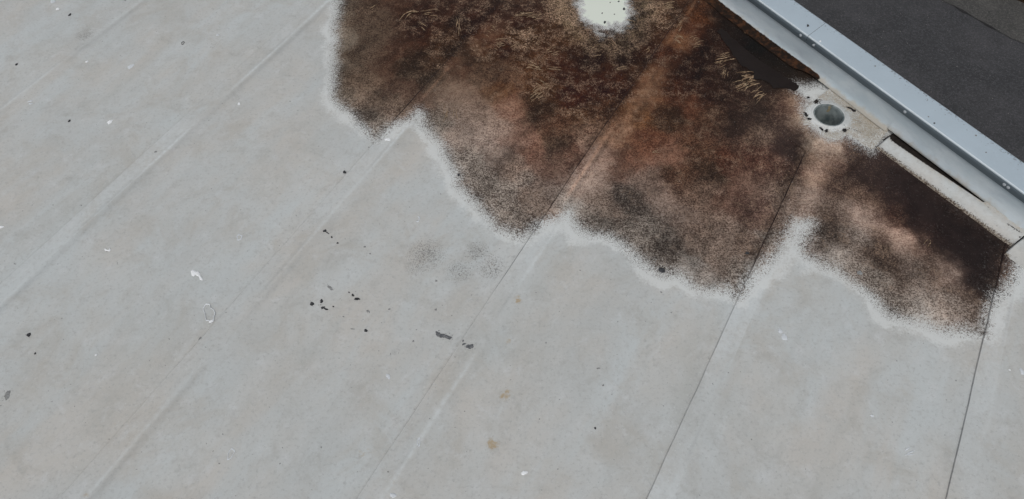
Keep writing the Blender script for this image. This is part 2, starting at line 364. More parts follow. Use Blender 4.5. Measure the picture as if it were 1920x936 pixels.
def membrane_mat():
    k = NT('aged_grey_membrane')
    a1, a2, a3, a4 = k.attr('stain_pale'), k.attr('stain_dark'), k.attr('film'), k.attr('marks')
    s3 = sep(k, a3.outputs['Color']); s4 = sep(k, a4.outputs['Color'])
    alpha, cov, halo = a1.outputs['Alpha'], a2.outputs['Alpha'], a3.outputs['Alpha']
    wet, fleck, scuff = s3[0], s3[1], s3[2]
    rust, seam, pale = s4[0], s4[1], s4[2]; soil = a4.outputs['Alpha']
    along = k.mapping(rot=-_a, scale=(.35, 1.3, 1))
    # clean membrane: cool and warm grey patches, bright and dark bands of sheet waviness painted in
    c = k.mix(k.ramp(k.noise(1.6, 4, .6, .3), .36, .64), alb(169, 172, 171), alb(174, 172, 167))
    c = k.mix(k.ramp(k.noise(2.2, 4, .65, .4, along), .38, .66, 0, .8), c, alb(174, 180, 181))
    c = k.mix(k.ramp(k.noise(3.1, 4, .6, .5, along), .50, .74, 0, .5), c, alb(157, 158, 154))
    ripple_shade = k.mapping(rot=-_a, scale=(.55, 4.2, 1))  # light and shade of the sheet ripples put into the colour
    c = k.mix(k.ramp(k.noise(1.7, 3, .55, .3, ripple_shade), .48, .70, 0, .20), c, alb(153, 156, 154))
    c = k.mix(k.ramp(k.noise(1.9, 3, .55, .3, ripple_shade), .30, .48, .15, 0), c, alb(184, 187, 187))
    c = k.mix(k.ramp(k.noise(3.2, 6, .68, .8), .47, .70, 0, .55), c, alb(159, 156, 149))
    c = k.mix(k.ramp(k.noise(7, 6, .72, .5), .50, .72, 0, .5), c, alb(152, 152, 148))
    c = k.mix(k.ramp(k.noise(12, 5, .7, .3), .50, .80, 0, .6), c, alb(186, 189, 190))
    c = k.mix(k.ramp(k.noise(21, 6, .75, .4), .52, .74, 0, .55), c, alb(150, 151, 149))
    c = k.mix(k.ramp(k.noise(70, 4, .7), .50, .76, 0, .6), c, alb(138, 140, 139))
    c = k.mix(k.ramp(k.noise(170, 2, .6), .58, .82, 0, .4), c, alb(190, 194, 196))
    # few pin-prick specks
    c = k.mix(k.math('MULTIPLY', k.ramp(k.noise(60, 1, .5), .755, .79), .6), c, alb(84, 84, 84))
    c = k.mix(k.ramp(k.math('ADD', rust, k.math('MULTIPLY', k.math('SUBTRACT', k.noise(55, 4, .7, .4), .5), k.math('MULTIPLY', rust, 3.4))), .30, .9, 0, .6), c, alb(150, 124, 76))
    c = k.mix(k.math('MULTIPLY', pale, k.ramp(k.noise(45, 4, .7), .36, .62, .35, 1)), c, alb(188, 193, 194))
    # salt halo round the stain
    hn = k.noise(85, 5, .8)
    hm = k.ramp(k.math('ADD', halo, k.math('MULTIPLY', k.math('SUBTRACT', hn, .5), 2.6)), .10, 1.0)
    c = k.mix(k.math('MULTIPLY', hm, .74), c, alb(195, 198, 197))
    c = k.mix(k.ramp(halo, 1.15, 1.45), c, alb(201, 207, 197))
    # fine grounds
    nf = k.noise(140, 2, .6)
    ng = k.noise(75, 3, .7, .8)
    nf2 = k.math('ADD', k.math('MULTIPLY', nf, .55), k.math('MULTIPLY', ng, .45))
    nfe = k.math('ADD', k.math('MULTIPLY', k.noise(290, 2, .65), .60), k.math('MULTIPLY', nf2, .45))
    fm = k.ramp(k.math('ADD', alpha, k.math('MULTIPLY', k.math('SUBTRACT', nfe, .5), k.math('MULTIPLY', k.ramp(alpha, 0, .12), 3.8))), .30, .68)
    sp = k.ramp(k.math('ADD', cov, k.math('MULTIPLY', k.math('SUBTRACT', nf2, .5), 3.2)), .16, .84)
    film = k.mix(sp, a1.outputs['Color'], a2.outputs['Color'])
    # broken patches inside the film, coarse grit and grains
    film = k.mix(k.math('MULTIPLY', k.ramp(k.noise(26, 4, .7, .5), .50, .72), .42), film, k.mix(.6, a2.outputs['Color'], (.012, .007, .004)))
    # curly pale scratches
    nw = k.noise(50, 2, .55, 1.8)
    worm = k.math('SUBTRACT', 1.0, k.ramp(k.math('ABSOLUTE', k.math('SUBTRACT', nw, .5)), .016, .068))
    worm = k.math('MULTIPLY', worm, k.ramp(k.math('ADD', k.noise(15, 4, .65), k.math('MULTIPLY', fleck, .20)), .56, .68))
    worm = k.math('MULTIPLY', worm, k.ramp(nf, .38, .56))
    pl = k.mix(k.math('ADD', .25, k.math('MULTIPLY', fleck, .8), cl=True), a1.outputs['Color'], alb(184, 156, 132))
    dry = k.math('SUBTRACT', 1.0, k.math('MULTIPLY', wet, 1.5), cl=True)
    film = k.mix(k.math('MULTIPLY', k.math('MULTIPLY', worm, dry), k.math('ADD', .28, k.math('MULTIPLY', fleck, .9), cl=True)), film, pl)
    gr = k.ramp(k.math('ADD', k.noise(130, 1, .5), k.math('MULTIPLY', fleck, .07)), .71, .78)
    film = k.mix(k.math('MULTIPLY', k.math('MULTIPLY', gr, k.math('ADD', dry, .25, cl=True)), .5), film, pl)
    # wet silt
    wm = k.ramp(k.math('ADD', wet, k.math('MULTIPLY', k.math('SUBTRACT', ng, .5), .8)), .45, .8)
    film = k.mix(k.math('MULTIPLY', wm, .6), film, a2.outputs['Color'])
    c = k.mix(fm, c, film)
    # dirt collected along laps, painted shade beside their ridges; soot of crevices
    c = k.mix(k.math('MULTIPLY', seam, k.ramp(k.noise(22, 3, .6), .25, .5, .55, 1)), c, k.mix(k.ramp(alpha, .1, .6), alb(82, 86, 88), alb(34, 24, 22)))
    c = k.mix(k.ramp(k.math('ADD', soil, k.math('MULTIPLY', k.math('SUBTRACT', nf2, .5), 1.7)), .42, .60), c, alb(38, 33, 30))
    k.lk(c, k.b.inputs['Base Color'])
    ro = k.math('SUBTRACT', .62, k.math('MULTIPLY', wm, .38))
    ro = k.math('ADD', ro, k.math('MULTIPLY', fm, k.math('SUBTRACT', .1, k.math('MULTIPLY', wm, .08))))
    k.lk(ro, k.b.inputs['Roughness'])
    k.b.inputs['Specular IOR Level'].default_value = .2
    h = k.math('ADD', k.math('MULTIPLY', k.noise(8, 3, .5), .25), k.math('MULTIPLY', k.math('MULTIPLY', nf2, fm), k.math('SUBTRACT', 1.0, wm)))
    k.bump(h, .35, .006)
    return k.m

def metal_mat(name, rgb, rough=.38, edge=True):
    k = NT(name)
    c = k.mix(k.ramp(k.noise(3, 4, .6), .35, .7), alb(*rgb), tuple(v * .93 for v in alb(*rgb)))
    c = k.mix(k.ramp(k.noise(40, 4, .7), .5, .8, 0, .35), c, tuple(min(.9, v * 1.12) for v in alb(*rgb)))
    if edge:
        s = k.t.nodes.new('ShaderNodeSeparateXYZ')
        at = k.attr('edge_grime')
        gm = k.math('MULTIPLY', k.ramp(k.math('ADD', k.noise(75, 3, .75), k.math('MULTIPLY', at.outputs['Fac'], .15)), .70, .78), .7)
        c = k.mix(gm, c, alb(92, 96, 100))
    k.lk(c, k.b.inputs['Base Color'])
    k.b.inputs['Metallic'].default_value = .25
    k.b.inputs['Roughness'].default_value = rough
    k.bump(k.noise(14, 3, .5), .06, .004)
    return k.m

def wall_mat():
    k = NT('white_flashing_membrane')
    v = k.mapping(rot=-_p, scale=(.5, 1.4, 1.6))
    c = k.mix(k.ramp(k.noise(6, 5, .65, .5, v), .35, .68), alb(164, 176, 183), alb(180, 189, 194))
    c = k.mix(k.ramp(k.noise(18, 5, .7, .3, v), .5, .75, 0, .5), c, alb(152, 161, 170))
    c = k.mix(k.ramp(k.noise(80, 3, .7), .62, .8, 0, .4), c, alb(205, 210, 214))
    at = k.attr('foot')
    f = sep(k, at.outputs['Color'])
    m = k.ramp(k.math('ADD', f[0], k.math('MULTIPLY', k.math('SUBTRACT', k.noise(16, 5, .7), .5), 1.3)), .3, .95)
    c = k.mix(k.math('MULTIPLY', m, .8), c, alb(160, 152, 138))
    m2 = k.ramp(k.math('ADD', f[1], k.math('MULTIPLY', k.math('SUBTRACT', k.noise(50, 3, .6), .5), .5)), .40, .62)
    c = k.mix(m2, c, k.mix(k.ramp(k.noise(30, 4, .75), .42, .68), alb(27, 19, 14), alb(66, 42, 26)))
    k.lk(c, k.b.inputs['Base Color'])
    k.lk(k.math('ADD', .5, k.math('MULTIPLY', m2, .4)), k.b.inputs['Roughness'])
    k.b.inputs['Specular IOR Level'].default_value = .22
    k.bump(k.noise(9, 4, .6, .6), .35, .01)
    return k.m

def asphalt_mat(name, lo, hi, seed=0):
    k = NT(name)
    c = k.mix(k.ramp(k.noise(.9 + seed * .1, 5, .65, .5), .35, .68), alb(*lo), alb(*hi))
    c = k.mix(k.ramp(k.noise(2.4, 5, .7, .6), .50, .72, 0, .55), c, tuple(v * 1.35 for v in alb(*hi)))
    c = k.mix(k.ramp(k.noise(7, 5, .7), .45, .8, 0, .6), c, tuple(v * .72 for v in alb(*lo)))
    c = k.mix(k.ramp(k.noise(42, 4, .85), .46, .66, 0, .7), c, tuple(v * 1.9 for v in alb(*hi)))
    c = k.mix(k.ramp(k.noise(95, 2, .7), .53, .66, 0, .7), c, tuple(v * .4 for v in alb(*lo)))
    c = k.mix(k.ramp(k.noise(48, 1, .5), .755, .79, 0, .7), c, alb(132, 130, 126))
    k.lk(c, k.b.inputs['Base Color'])
    k.b.inputs['Roughness'].default_value = .88
    k.b.inputs['Specular IOR Level'].default_value = .25
    k.bump(k.math('ADD', k.noise(60, 3, .8), k.noise(14, 3, .6)), .6, .012)
    return k.m

def plain_mat(name, rgb, rough=.7, var=.35, sc=60, spec=.3, rgb2=None):
    k = NT(name)
    a = alb(*rgb); b = alb(*rgb2) if rgb2 else tuple(v * (1 - var) for v in a)
    c = k.mix(k.ramp(k.noise(sc, 4, .7), .35, .68), a, b)
    k.lk(c, k.b.inputs['Base Color'])
    k.b.inputs['Roughness'].default_value = rough
    k.b.inputs['Specular IOR Level'].default_value = spec
    k.bump(k.noise(sc * 2, 3, .6), .3, .003)
    return k.m

MEM = membrane_mat()
COPING = metal_mat('painted_blue_grey_metal', (176, 190, 199))
DRIP = metal_mat('shade_darkened_drip_metal', (82, 93, 100), .6, False)  # coping metal again, shading of its upright inner face put into the colour
WALLM = wall_mat()
HEM = metal_mat('highlight_hem_metal', (205, 215, 221), .35, False)  # highlight on the coping's inner edge painted as a paler metal
ASPH = asphalt_mat('worn_asphalt', (53, 54, 56), (62, 62, 64))
ASPH2 = asphalt_mat('older_asphalt', (62, 62, 61), (73, 72, 70), 2)
CRACK = plain_mat('tar_filled_crack', (46, 45, 46), .9, .4, 30)
CONC = plain_mat('rendered_wall', (130, 128, 124), .9, .2, 8)
SOOT = plain_mat('black_crevice_dirt', (36, 31, 28), .95, .4, 60)
WATER = plain_mat('silty_water', (34, 28, 26), .3, .2, 12, .2)
SCRAPE = plain_mat('scraped_pale_membrane', (160, 140, 114), .7, .4, 90, .2, (108, 82, 62))
CHAR = plain_mat('charcoal_smear', (74, 76, 79), .95, .45, 150, .1, (112, 114, 116))
LEAF = plain_mat('black_leaf', (46, 44, 44), .9, .4, 120, .1)
BLACK = plain_mat('black_dirt', (66, 67, 69), .95, .5, 120, .1)
GREYD = plain_mat('thin_grey_dirt', (112, 113, 112), .95, .3, 160, .1, (140, 142, 142))
WHITE = plain_mat('chalky_dropping', (218, 221, 223), .9, .12, 90)
RINGM = plain_mat('dried_ring', (204, 208, 211), .9, .1, 120)
PALE = plain_mat('weathered_dropping', (190, 195, 199), .9, .1, 120)
PIPE = plain_mat('grey_drain_pipe', (128, 136, 136), .5, .22, 9, .3, (70, 80, 82))
SCREW = plain_mat('zinc_screw', (165, 172, 178), .3, .2, 200, .6)
PAVE = plain_mat('brown_edge_strip', (58, 46, 34), .9, .3, 9)
PIPEDIRT = plain_mat('rust_streak', (140, 132, 108), .8, .4, 60)

# ------------------------------------------------------------------ ground and building block
g_ = 300
zg = -3.2
o = link('ground', py_mesh('ground', [(-g_, -g_, zg), (g_, -g_, zg), (g_, g_, zg), (-g_, g_, zg)], [(0, 1, 2, 3)]), ASPH)
setp(o, kind='structure')
# older asphalt beyond the crack
ck = [G(*q, zg)[:2] for q in [(1690, -60), (1735, -18), (1768, 2), (1790, 14), (1815, 28), (1842, 44), (1870, 58), (1895, 72), (1925, 86), (1990, 120)]]
d0 = (ck[0] - ck[1]); d0 = d0 / np.linalg.norm(d0); d1 = (ck[-1] - ck[-2]); d1 = d1 / np.linalg.norm(d1)
edge = [ck[0] + d0 * 12] + ck + [ck[-1] + d1 * 14]
dense = []
for a_, b_ in zip(edge[:-1], edge[1:]):
    m = max(2, int(np.linalg.norm(b_ - a_) / .05))
    for i in range(m): dense.append(a_ + (b_ - a_) * i / m)
dense = np.array(dense)
w1 = .05 * fb(dense[:, 0], dense[:, 1], 5, 3)
wd = np.clip(.008 + .08 * fb(dense[:, 0], dense[:, 1], 9, 8), .0015, .045)
mid = dense + w1[:, None] * N
far = dense + 12 * N
nn = len(dense)
V = np.concatenate([np.c_[mid, np.full(nn, zg + .004)], np.c_[far, np.full(nn, zg + .004)]])
Q = np.stack([np.arange(nn - 1), np.arange(1, nn), nn + np.arange(1, nn), nn + np.arange(nn - 1)], -1)
o = link('asphalt_strip', mesh_np('asphalt_strip', V, Q), ASPH2); setp(o, kind='structure')
lo_, hi_ = mid - wd[:, None] * N, mid + wd[:, None] * N
V = np.concatenate([np.c_[lo_, np.full(nn, zg + .008)], np.c_[hi_, np.full(nn, zg + .008)]])
link('crack', mesh_np('crack', V, Q), CRACK, o)
# brown edging beyond
e0, e1 = G(1880, -12, zg)[:2], G(1935, 14, zg)[:2]
dd = (e1 - e0) / np.linalg.norm(e1 - e0); e0 = e0 - dd * 8; e1 = e1 + dd * 10
nd = np.array([-dd[1], dd[0]])
o = prism('kerb', [e0, e1, e1 + nd * .18, e0 + nd * .18], zg + .002, zg + .11, PAVE); setp(o, kind='structure')
o = prism('road', [e0 + nd * .181, e1 + nd * .181, e1 + nd * 7, e0 + nd * 7], zg + .002, zg + .10, ASPH2); setp(o, kind='structure')

UMIN, UMAX, VMIN = -5.7, 4.88, -2.6
NA, NB = float(N @ A), float(N @ B)
def vmax(u, n=WALL_N + .03): return (n - u * NB) / NA
def uv(u, v): return u * B + v * A
corners = [uv(UMIN, VMIN), uv(UMAX, VMIN), uv(UMAX, vmax(UMAX, 3.20)), uv(UMIN, vmax(UMIN, 3.20))]
def slab_with_hole(name, poly, r, z0, z1, zh, mat):
    """roof slab whose top has a round well at the drain"""
    pl = [np.array(p) for p in poly]
    th = sorted(list(np.linspace(0, 2 * math.pi, 64, endpoint=False)) + [math.atan2(*(p - DRAIN)[::-1]) % (2 * math.pi) for p in pl])
    n = len(th); ring = []; out = []
    for t in th:
        d = np.array([math.cos(t), math.sin(t)]); best = 1e9
        for a_, b_ in zip(pl, pl[1:] + pl[:1]):
            e = b_ - a_; w = a_ - DRAIN; den = d[0] * e[1] - d[1] * e[0]
            if abs(den) < 1e-12: continue
            tt = (w[0] * e[1] - w[1] * e[0]) / den; s_ = (w[0] * d[1] - w[1] * d[0]) / den
            if tt > 0 and -1e-6 <= s_ <= 1 + 1e-6: best = min(best, tt)
        ring.append(DRAIN + r * d); out.append(DRAIN + best * d)
    V = [(p[0], p[1], z0) for p in out] + [(p[0], p[1], z1) for p in out] + [(p[0], p[1], z1) for p in ring] + [(p[0], p[1], zh) for p in ring]
    Fq = []
    for i in range(n):
        j = (i + 1) % n
        Fq += [(i, j, n + j, n + i), (n + i, n + j, 2 * n + j, 2 * n + i), (2 * n + i, 2 * n + j, 3 * n + j, 3 * n + i)]
    Fq += [tuple(range(n - 1, -1, -1)), tuple(3 * n + i for i in range(n))]
    return link(name, py_mesh(name, V, Fq), mat)

roof = slab_with_hole('flat_roof', corners, RD + .008, zg + .003, -.02, -.45, CONC)
setp(roof, kind='structure')

# ------------------------------------------------------------------ membrane sheets
LAP = .075
for k in range(len(SEAMS) - 1):
    s0, s1 = SEAMS[k], SEAMS[k + 1]
    fine = s0 > -3 and s0 < 1.5
    du = .0065 if fine else .014
    e0u = s0; e1u = s1 + (LAP - .012 if k < len(SEAMS) - 2 else 0)
    us = np.unique(np.round(np.concatenate([[e0u, e0u + .002, e0u + .004, e0u + LAP - .012, e0u + LAP, e0u + LAP + .012], np.arange(e0u + .006, e1u, du), [e1u]]), 5))
    vm = vmax(us)
    v_mid = 1.2 if fine else .9
    tv = np.concatenate([np.linspace(VMIN, v_mid, 120 if fine else 90, endpoint=False), np.linspace(v_mid, 1000, 2)[:1]])
    nv2 = int((vm.mean() - v_mid) / (.0075 if fine else .02))
    base = np.linspace(0, 1, nv2)
    U = np.repeat(us, len(tv) - 1 + nv2).reshape(len(us), -1)
    Vv = np.concatenate([np.repeat(tv[None, :-1], len(us), 0), v_mid + base[None, :] * (vm[:, None] - v_mid)], 1)
    X = U * B[0] + Vv * A[0]; Y = U * B[1] + Vv * A[1]
    xf, yf = X.ravel(), Y.ravel()
    uf, vf = U.ravel() - s0, Vv.ravel()
    # edge wanders a little as hand-laid sheets do
    wob = .006 * vn(vf, vf * 0, 1.3, 20 + k) + .002 * vn(vf, vf * 0, 9, 30 + k)
    fade = np.exp(-np.abs(uf) / .25)
    xf = xf + wob * fade * B[0]; yf = yf + wob * fade * B[1]
    thick = [.0007, .0007, .0008, .0008, .0009, .0013, .0017, .0021, .002, .0015, .0015][k]
    z = thick * (1 - sst(LAP - .012, LAP + .012, uf)) - .0030 * sst(.86, .93, uf) * (k < len(SEAMS) - 2)
    z = z + .0012 * fb(xf, yf, 3.5, 70 + k) * sst(.1, .2, uf) * (1 - sst(.8, .86, uf)) + .0008 * sst(0, .002, vn(vf, uf * 0 + k, 6, 9)) * (uf < LAP) * vn(vf, uf, 8, 9)
    cL, cD, m1, m2 = paint(xf, yf, 'field' if 1 <= k <= 8 else 'far')
    # lap line dirt and pale strip
    strong = [.0, .0, .0, .04, .1, .3, .30, .5, .4, .3, .3][k]
    inside = cL[:, 3]
    if k == 4: strong = .03 + .9 * sst(2.0, 2.1, vf) * (1 - sst(2.6, 2.9, vf))
    if k == 5: strong = .04 + .55 * sst(1.3, 1.6, vf)
    strong = np.maximum(strong, [0, 0, 0, 0, .5, .85, .95, 1, 0, 0, 0][k] * sst(.3, .8, inside))
    m2[:, 1] = np.maximum(m2[:, 1], (uf < .0022 + .003 * (inside > .3)) * strong * (.75 + .6 * np.clip(vn(vf, vf * 0, 14, k) + .4, 0, 1)))
    # thin darker line where the under-sheet stops below the lap
    rid = np.exp(-((uf - LAP) / .006) ** 2)
    m2[:, 1] = np.maximum(m2[:, 1], rid * np.clip(.0 + .35 * vn(vf, vf * 0, 5, 60 + k), 0, .5))
    m2[:, 2] = np.maximum(m2[:, 2], (uf < LAP + .01) * (uf > .003) * np.clip(.10 + .8 * vn(vf, vf * 0, 2.2, 80 + k) + .3 * vn(vf, uf, 20, 81), 0, .5))
    m2[:, 2] = np.maximum(m2[:, 2], np.exp(-((uf - LAP - .008) / .01) ** 2) * np.clip((.5 if k <= 4 else .2) + 1.2 * vn(vf, vf * 0, 3, 90 + k), 0, .9))
    if k <= 4: m2[:, 1] = np.maximum(m2[:, 1], .17 * np.exp(-((uf - LAP - .034) / .016) ** 2) * np.clip(.6 + 1.5 * vn(vf, vf * 0, 3, 95 + k), 0, 1))  # shade beside the lap ridge, painted as a soft dark band
    Vt = np.stack([xf, yf, z], -1)
    Qd = grid_quads(len(us), U.shape[1])
    # side wall of the lap edge
    nvv = U.shape[1]
    low = Vt[:nvv].copy(); low[:, 2] = -.001
    n0 = len(Vt)
    Vt = np.concatenate([Vt, low])
    cL = np.concatenate([cL, cL[:nvv]]); cD = np.concatenate([cD, cD[:nvv]]); m1 = np.concatenate([m1, m1[:nvv]])
    t = m2[:nvv].copy(); t[:, 1] = np.maximum(t[:, 1], (strong * np.ones(len(uf)))[:nvv]); m2 = np.concatenate([m2, t])
    j = np.arange(nvv - 1)
    Qd = np.concatenate([Qd, np.stack([j + 1, n0 + j + 1, n0 + j, j], -1)])
    cx = Vt[Qd].mean(1)
    keep = (cx[:, 0] - DRAIN[0]) ** 2 + (cx[:, 1] - DRAIN[1]) ** 2 > (RD + .02) ** 2
    me = mesh_np('membrane_sheet', Vt, Qd[keep], {'stain_pale': cL, 'stain_dark': cD, 'film': m1, 'marks': m2})
    link('membrane_sheet', me, MEM, roof, False)

# the deck under the drain is open too: cut it with a slab ring is not needed, the pipe sits above the slab top
# ------------------------------------------------------------------ drain patch (sheet welded round the drain)
def polar_sheet(name, centre, r_in, outline, zf, nr=70, na=420, extra=None, parent=None, pw=1.0):
    th = np.linspace(0, 2 * math.pi, na, endpoint=False)
    poly = np.array(outline)
    R = np.zeros(na)
    for i, t in enumerate(th):
        d = np.array([math.cos(t), math.sin(t)]); best = 1e9
        for a_, b_ in zip(poly, np.roll(poly, -1, 0)):
            e = b_ - a_; w = a_ - centre
            den = d[0] * e[1] - d[1] * e[0]
            if abs(den) < 1e-12: continue
            tt = (w[0] * e[1] - w[1] * e[0]) / den; s = (w[0] * d[1] - w[1] * d[0]) / den
            if tt > 0 and -1e-9 <= s <= 1 + 1e-9: best = min(best, tt)
        R[i] = best
    rs = np.linspace(0, 1, nr) ** pw
    rr = r_in + rs[:, None] * (R[None, :] - r_in)
    X = centre[0] + rr * np.cos(th)[None]; Y = centre[1] + rr * np.sin(th)[None]
    Z = zf(X, Y, rr)
    V = np.stack([X.ravel(), Y.ravel(), Z.ravel()], -1)
    last = V[-na:].copy(); last[:, 2] = np.minimum(last[:, 2], 0) - .001
    n0 = len(V)
    V = np.concatenate([V, last])
    i = np.arange(nr)[:, None]; j = np.arange(na)[None]
    Q = np.stack([i * na + j, (i + 1) * na + j, (i + 1) * na + (j + 1) % na, i * na + (j + 1) % na], -1).reshape(-1, 4)
    cL, cD, m1, m2 = paint(V[:, 0], V[:, 1])
    m2[n0:, 1] = .25
    if extra: extra(V, cL, cD, m1, m2)
    return link(name, mesh_np(name, V, Q, {'stain_pale': cL, 'stain_dark': cD, 'film': m1, 'marks': m2}), MEM, parent, True)

pa = G(1480, 262)[:2]; pb = G(1568, 325)[:2]; pb2 = G(1585, 327)[:2]; pc = G(1640, 276)[:2]
joint_q = float(pc @ P)
wallc = qn(float(G(1665, 244)[:2] @ P), WALL_N + .01)[:2]
ql = float(pa @ P) - .03
patch_outline = [np.array(q) for q in [pa, pb, pb2, pc, np.array(wallc), np.array(qn(ql - .1, WALL_N + .01)[:2]), np.array(qn(ql - .08, 2.93)[:2])]]

def patch_extra(V, cL, cD, m1, m2):
    X, Y = V[:, 0], V[:, 1]
    n = X * N[0] + Y * N[1]; q = X * P[0] + Y * P[1]
    d = np.hypot(X - DRAIN[0], Y - DRAIN[1])
    # beige silt towards the wall
    s = sst(2.94, 3.06, n) * sst(.10, .2, d)
    m2[:, 0] = np.maximum(m2[:, 0], .62 * s)
    m2[:, 2] = np.maximum(m2[:, 2], .25 * (1 - sst(.1, .16, d)))
    fi = np.clip(.36 + .8 * fb(X, Y, 16, 21) + .25 * sst(2.95, 3.04, n), 0, .62) * sst(.085, .125, d)
    up = fi > cL[:, 3]
    cL[up, 3] = fi[up]; cL[up, :3] = alb(166, 161, 151); cD[up, :3] = alb(146, 138, 125)
    ring = .62 * np.exp(-((d - .0935) / .005) ** 2) * np.clip(.35 + 1.6 * fb(X, Y, 12, 66), 0, 1)
    m2[:, 3] = np.maximum(m2[:, 3], ring)
    # black crust at the top left of the drain rim
    g = G(1530, 193)[:2]
    m2[:, 3] = np.maximum(m2[:, 3], .75 * np.exp(-((X - g[0]) ** 2 + (Y - g[1]) ** 2) / .03 ** 2))
    for a_, b_ in (((1592, 242), (1612, 250)), ((1585, 247), (1594, 241)), ((1522, 188), (1545, 190))):
        ga, gb = G(*a_)[:2], G(*b_)[:2]; e = gb - ga
        t = np.clip(((X - ga[0]) * e[0] + (Y - ga[1]) * e[1]) / (e @ e), 0, 1)
        dd = np.hypot(X - ga[0] - t * e[0], Y - ga[1] - t * e[1])
        m2[:, 3] = np.maximum(m2[:, 3], .55 * np.exp(-(dd / .006) ** 2))
def patch_z(X, Y, rr):
    n = X * N[0] + Y * N[1]
    return .0075 + .010 * sst(3.04, 3.10, n) - .003 * (1 - sst(0, .02, rr - RD))
polar_sheet('drain_patch', DRAIN, RD + .012, patch_outline, patch_z, 75, 520, patch_extra, roof)

# ------------------------------------------------------------------ puddle of silty water, scrape marks
pud = [G(*q)[:2] for q in [(1344, 60), (1350, 68), (1357, 79), (1368, 92), (1374, 104), (1382, 112), (1390, 125), (1402, 130), (1415, 138), (1412, 148), (1428, 151), (1443, 156), (1450, 167), (1472, 166), (1491, 171),
       (1499, 162), (1486, 154), (1472, 147), (1458, 136), (1443, 127), (1429, 117), (1415, 108), (1400, 95), (1388, 85), (1374, 72), (1363, 62), (1352, 55)]]
pp = []
for a_, b_ in zip(pud, pud[1:] + pud[:1]):
    for i in range(8): pp.append(a_ + (b_ - a_) * i / 8)
pp = np.array(pp)
pn = np.roll(pp, -1, 0) - np.roll(pp, 1, 0); pn = np.c_[pn[:, 1], -pn[:, 0]] / np.linalg.norm(pn, axis=1)[:, None]
pp = pp + pn * (.010 * fb(pp[:, 0], pp[:, 1], 40, 4) + .012 * fb(pp[:, 0], pp[:, 1], 110, 14))[:, None]
pm = np.arange(len(pp))
o = link('puddle', py_mesh('puddle', [(p[0], p[1], .0042) for p in pp], [tuple(range(len(pp)))]), WATER)
setp(o, kind='structure')
SCR = [  # x, y, angle (deg, photo), stroke length, strokes, spread across, curve, width
 (806, 25, 4, 26, 4, 12, .2, 1.5), (768, 31, 14, 34, 2, 3, .35, 1.8), (792, 50, -40, 18, 2, 5, .2, 1.2), (860, 45, 85, 26, 2, 5, .1, 1.5),
 (980, 26, 4, 34, 3, 8, .15, 1.9), (1002, 33, 6, 22, 3, 8, .1, 1.4), (1014, 27, 8, 16, 3, 9, .2, 1.2), (1060, 50, -60, 12, 4, 16, .2, 1.2), (1055, 15, 25, 14, 4, 14, .3, 1.1),
 (1000, 126, -6, 24, 4, 10, .2, 2.0), (1042, 130, 3, 26, 3, 5, .1, 1.4), (1017, 160, -28, 16, 3, 9, .2, 1.7), (1008, 176, 32, 22, 6, 22, .2, 1.5), (1030, 165, 40, 14, 3, 8, .2, 1.5),
 (1005, 82, 30, 15, 3, 12, .3, 1.3), (1038, 100, 22, 16, 5, 24, .3, 1.2), (940, 82, 5, 14, 4, 12, .2, 1.2), (930, 88, -35, 10, 3, 10, .2, 1.1), (970, 88, 40, 16, 2, 8, .2, 1.1),
 (1180, 50, -20, 12, 5, 20, .3, 1.2), (1185, 14, 20, 14, 4, 14, .3, 1.1), (1250, 12, 10, 24, 5, 14, .15, 1.3), (1232, 28, 30, 16, 4, 12, .3, 1.2), (1275, 50, 55, 16, 4, 12, .2, 1.2), (1272, 72, -35, 16, 6, 14, .2, 1.5),
 (1160, 128, 2, 26, 3, 8, .1, 1.1), (1148, 86, -50, 12, 3, 12, .2, 1.1), (1360, 110, 10, 26, 5, 20, .25, 1.4), (1352, 118, 15, 18, 4, 14, .2, 1.3), (1362, 140, 75, 20, 3, 12, .3, 1.6), (1396, 148, 12, 32, 8, 22, .12, 1.8), (1404, 158, 24, 28, 6, 16, .12, 1.8),
 (1421, 178, 30, 22, 5, 16, .15, 1.5), (1385, 165, 18, 16, 4, 12, .2, 1.3), (1304, 80, 20, 18, 4, 18, .3, 1.1), (835, 210, 80, 22, 3, 10, .15, 1.0), (855, 208, 85, 26, 2, 6, .15, 1.0), (1400, 60, 40, 8, 2, 10, .2, 1.0),
 (920, 60, -30, 10, 4, 18, .3, 1.0), (1120, 100, 10, 12, 4, 24, .3, 1.0), (1215, 95, 30, 12, 4, 24, .3, 1.0), (1228, 285, 10, 12, 2, 6, .2, 1.2), (1600, 290, 25, 10, 4, 18, .3, 1.2), (1600, 268, 10, 16, 2, 6, .1, 1.2), (1740, 455, 60, 10, 3, 12, .3, 1.1), (700, 16, 30, 9, 3, 10, .3, 1.0)]
rs = random.Random(5)
sv, sf = [], []
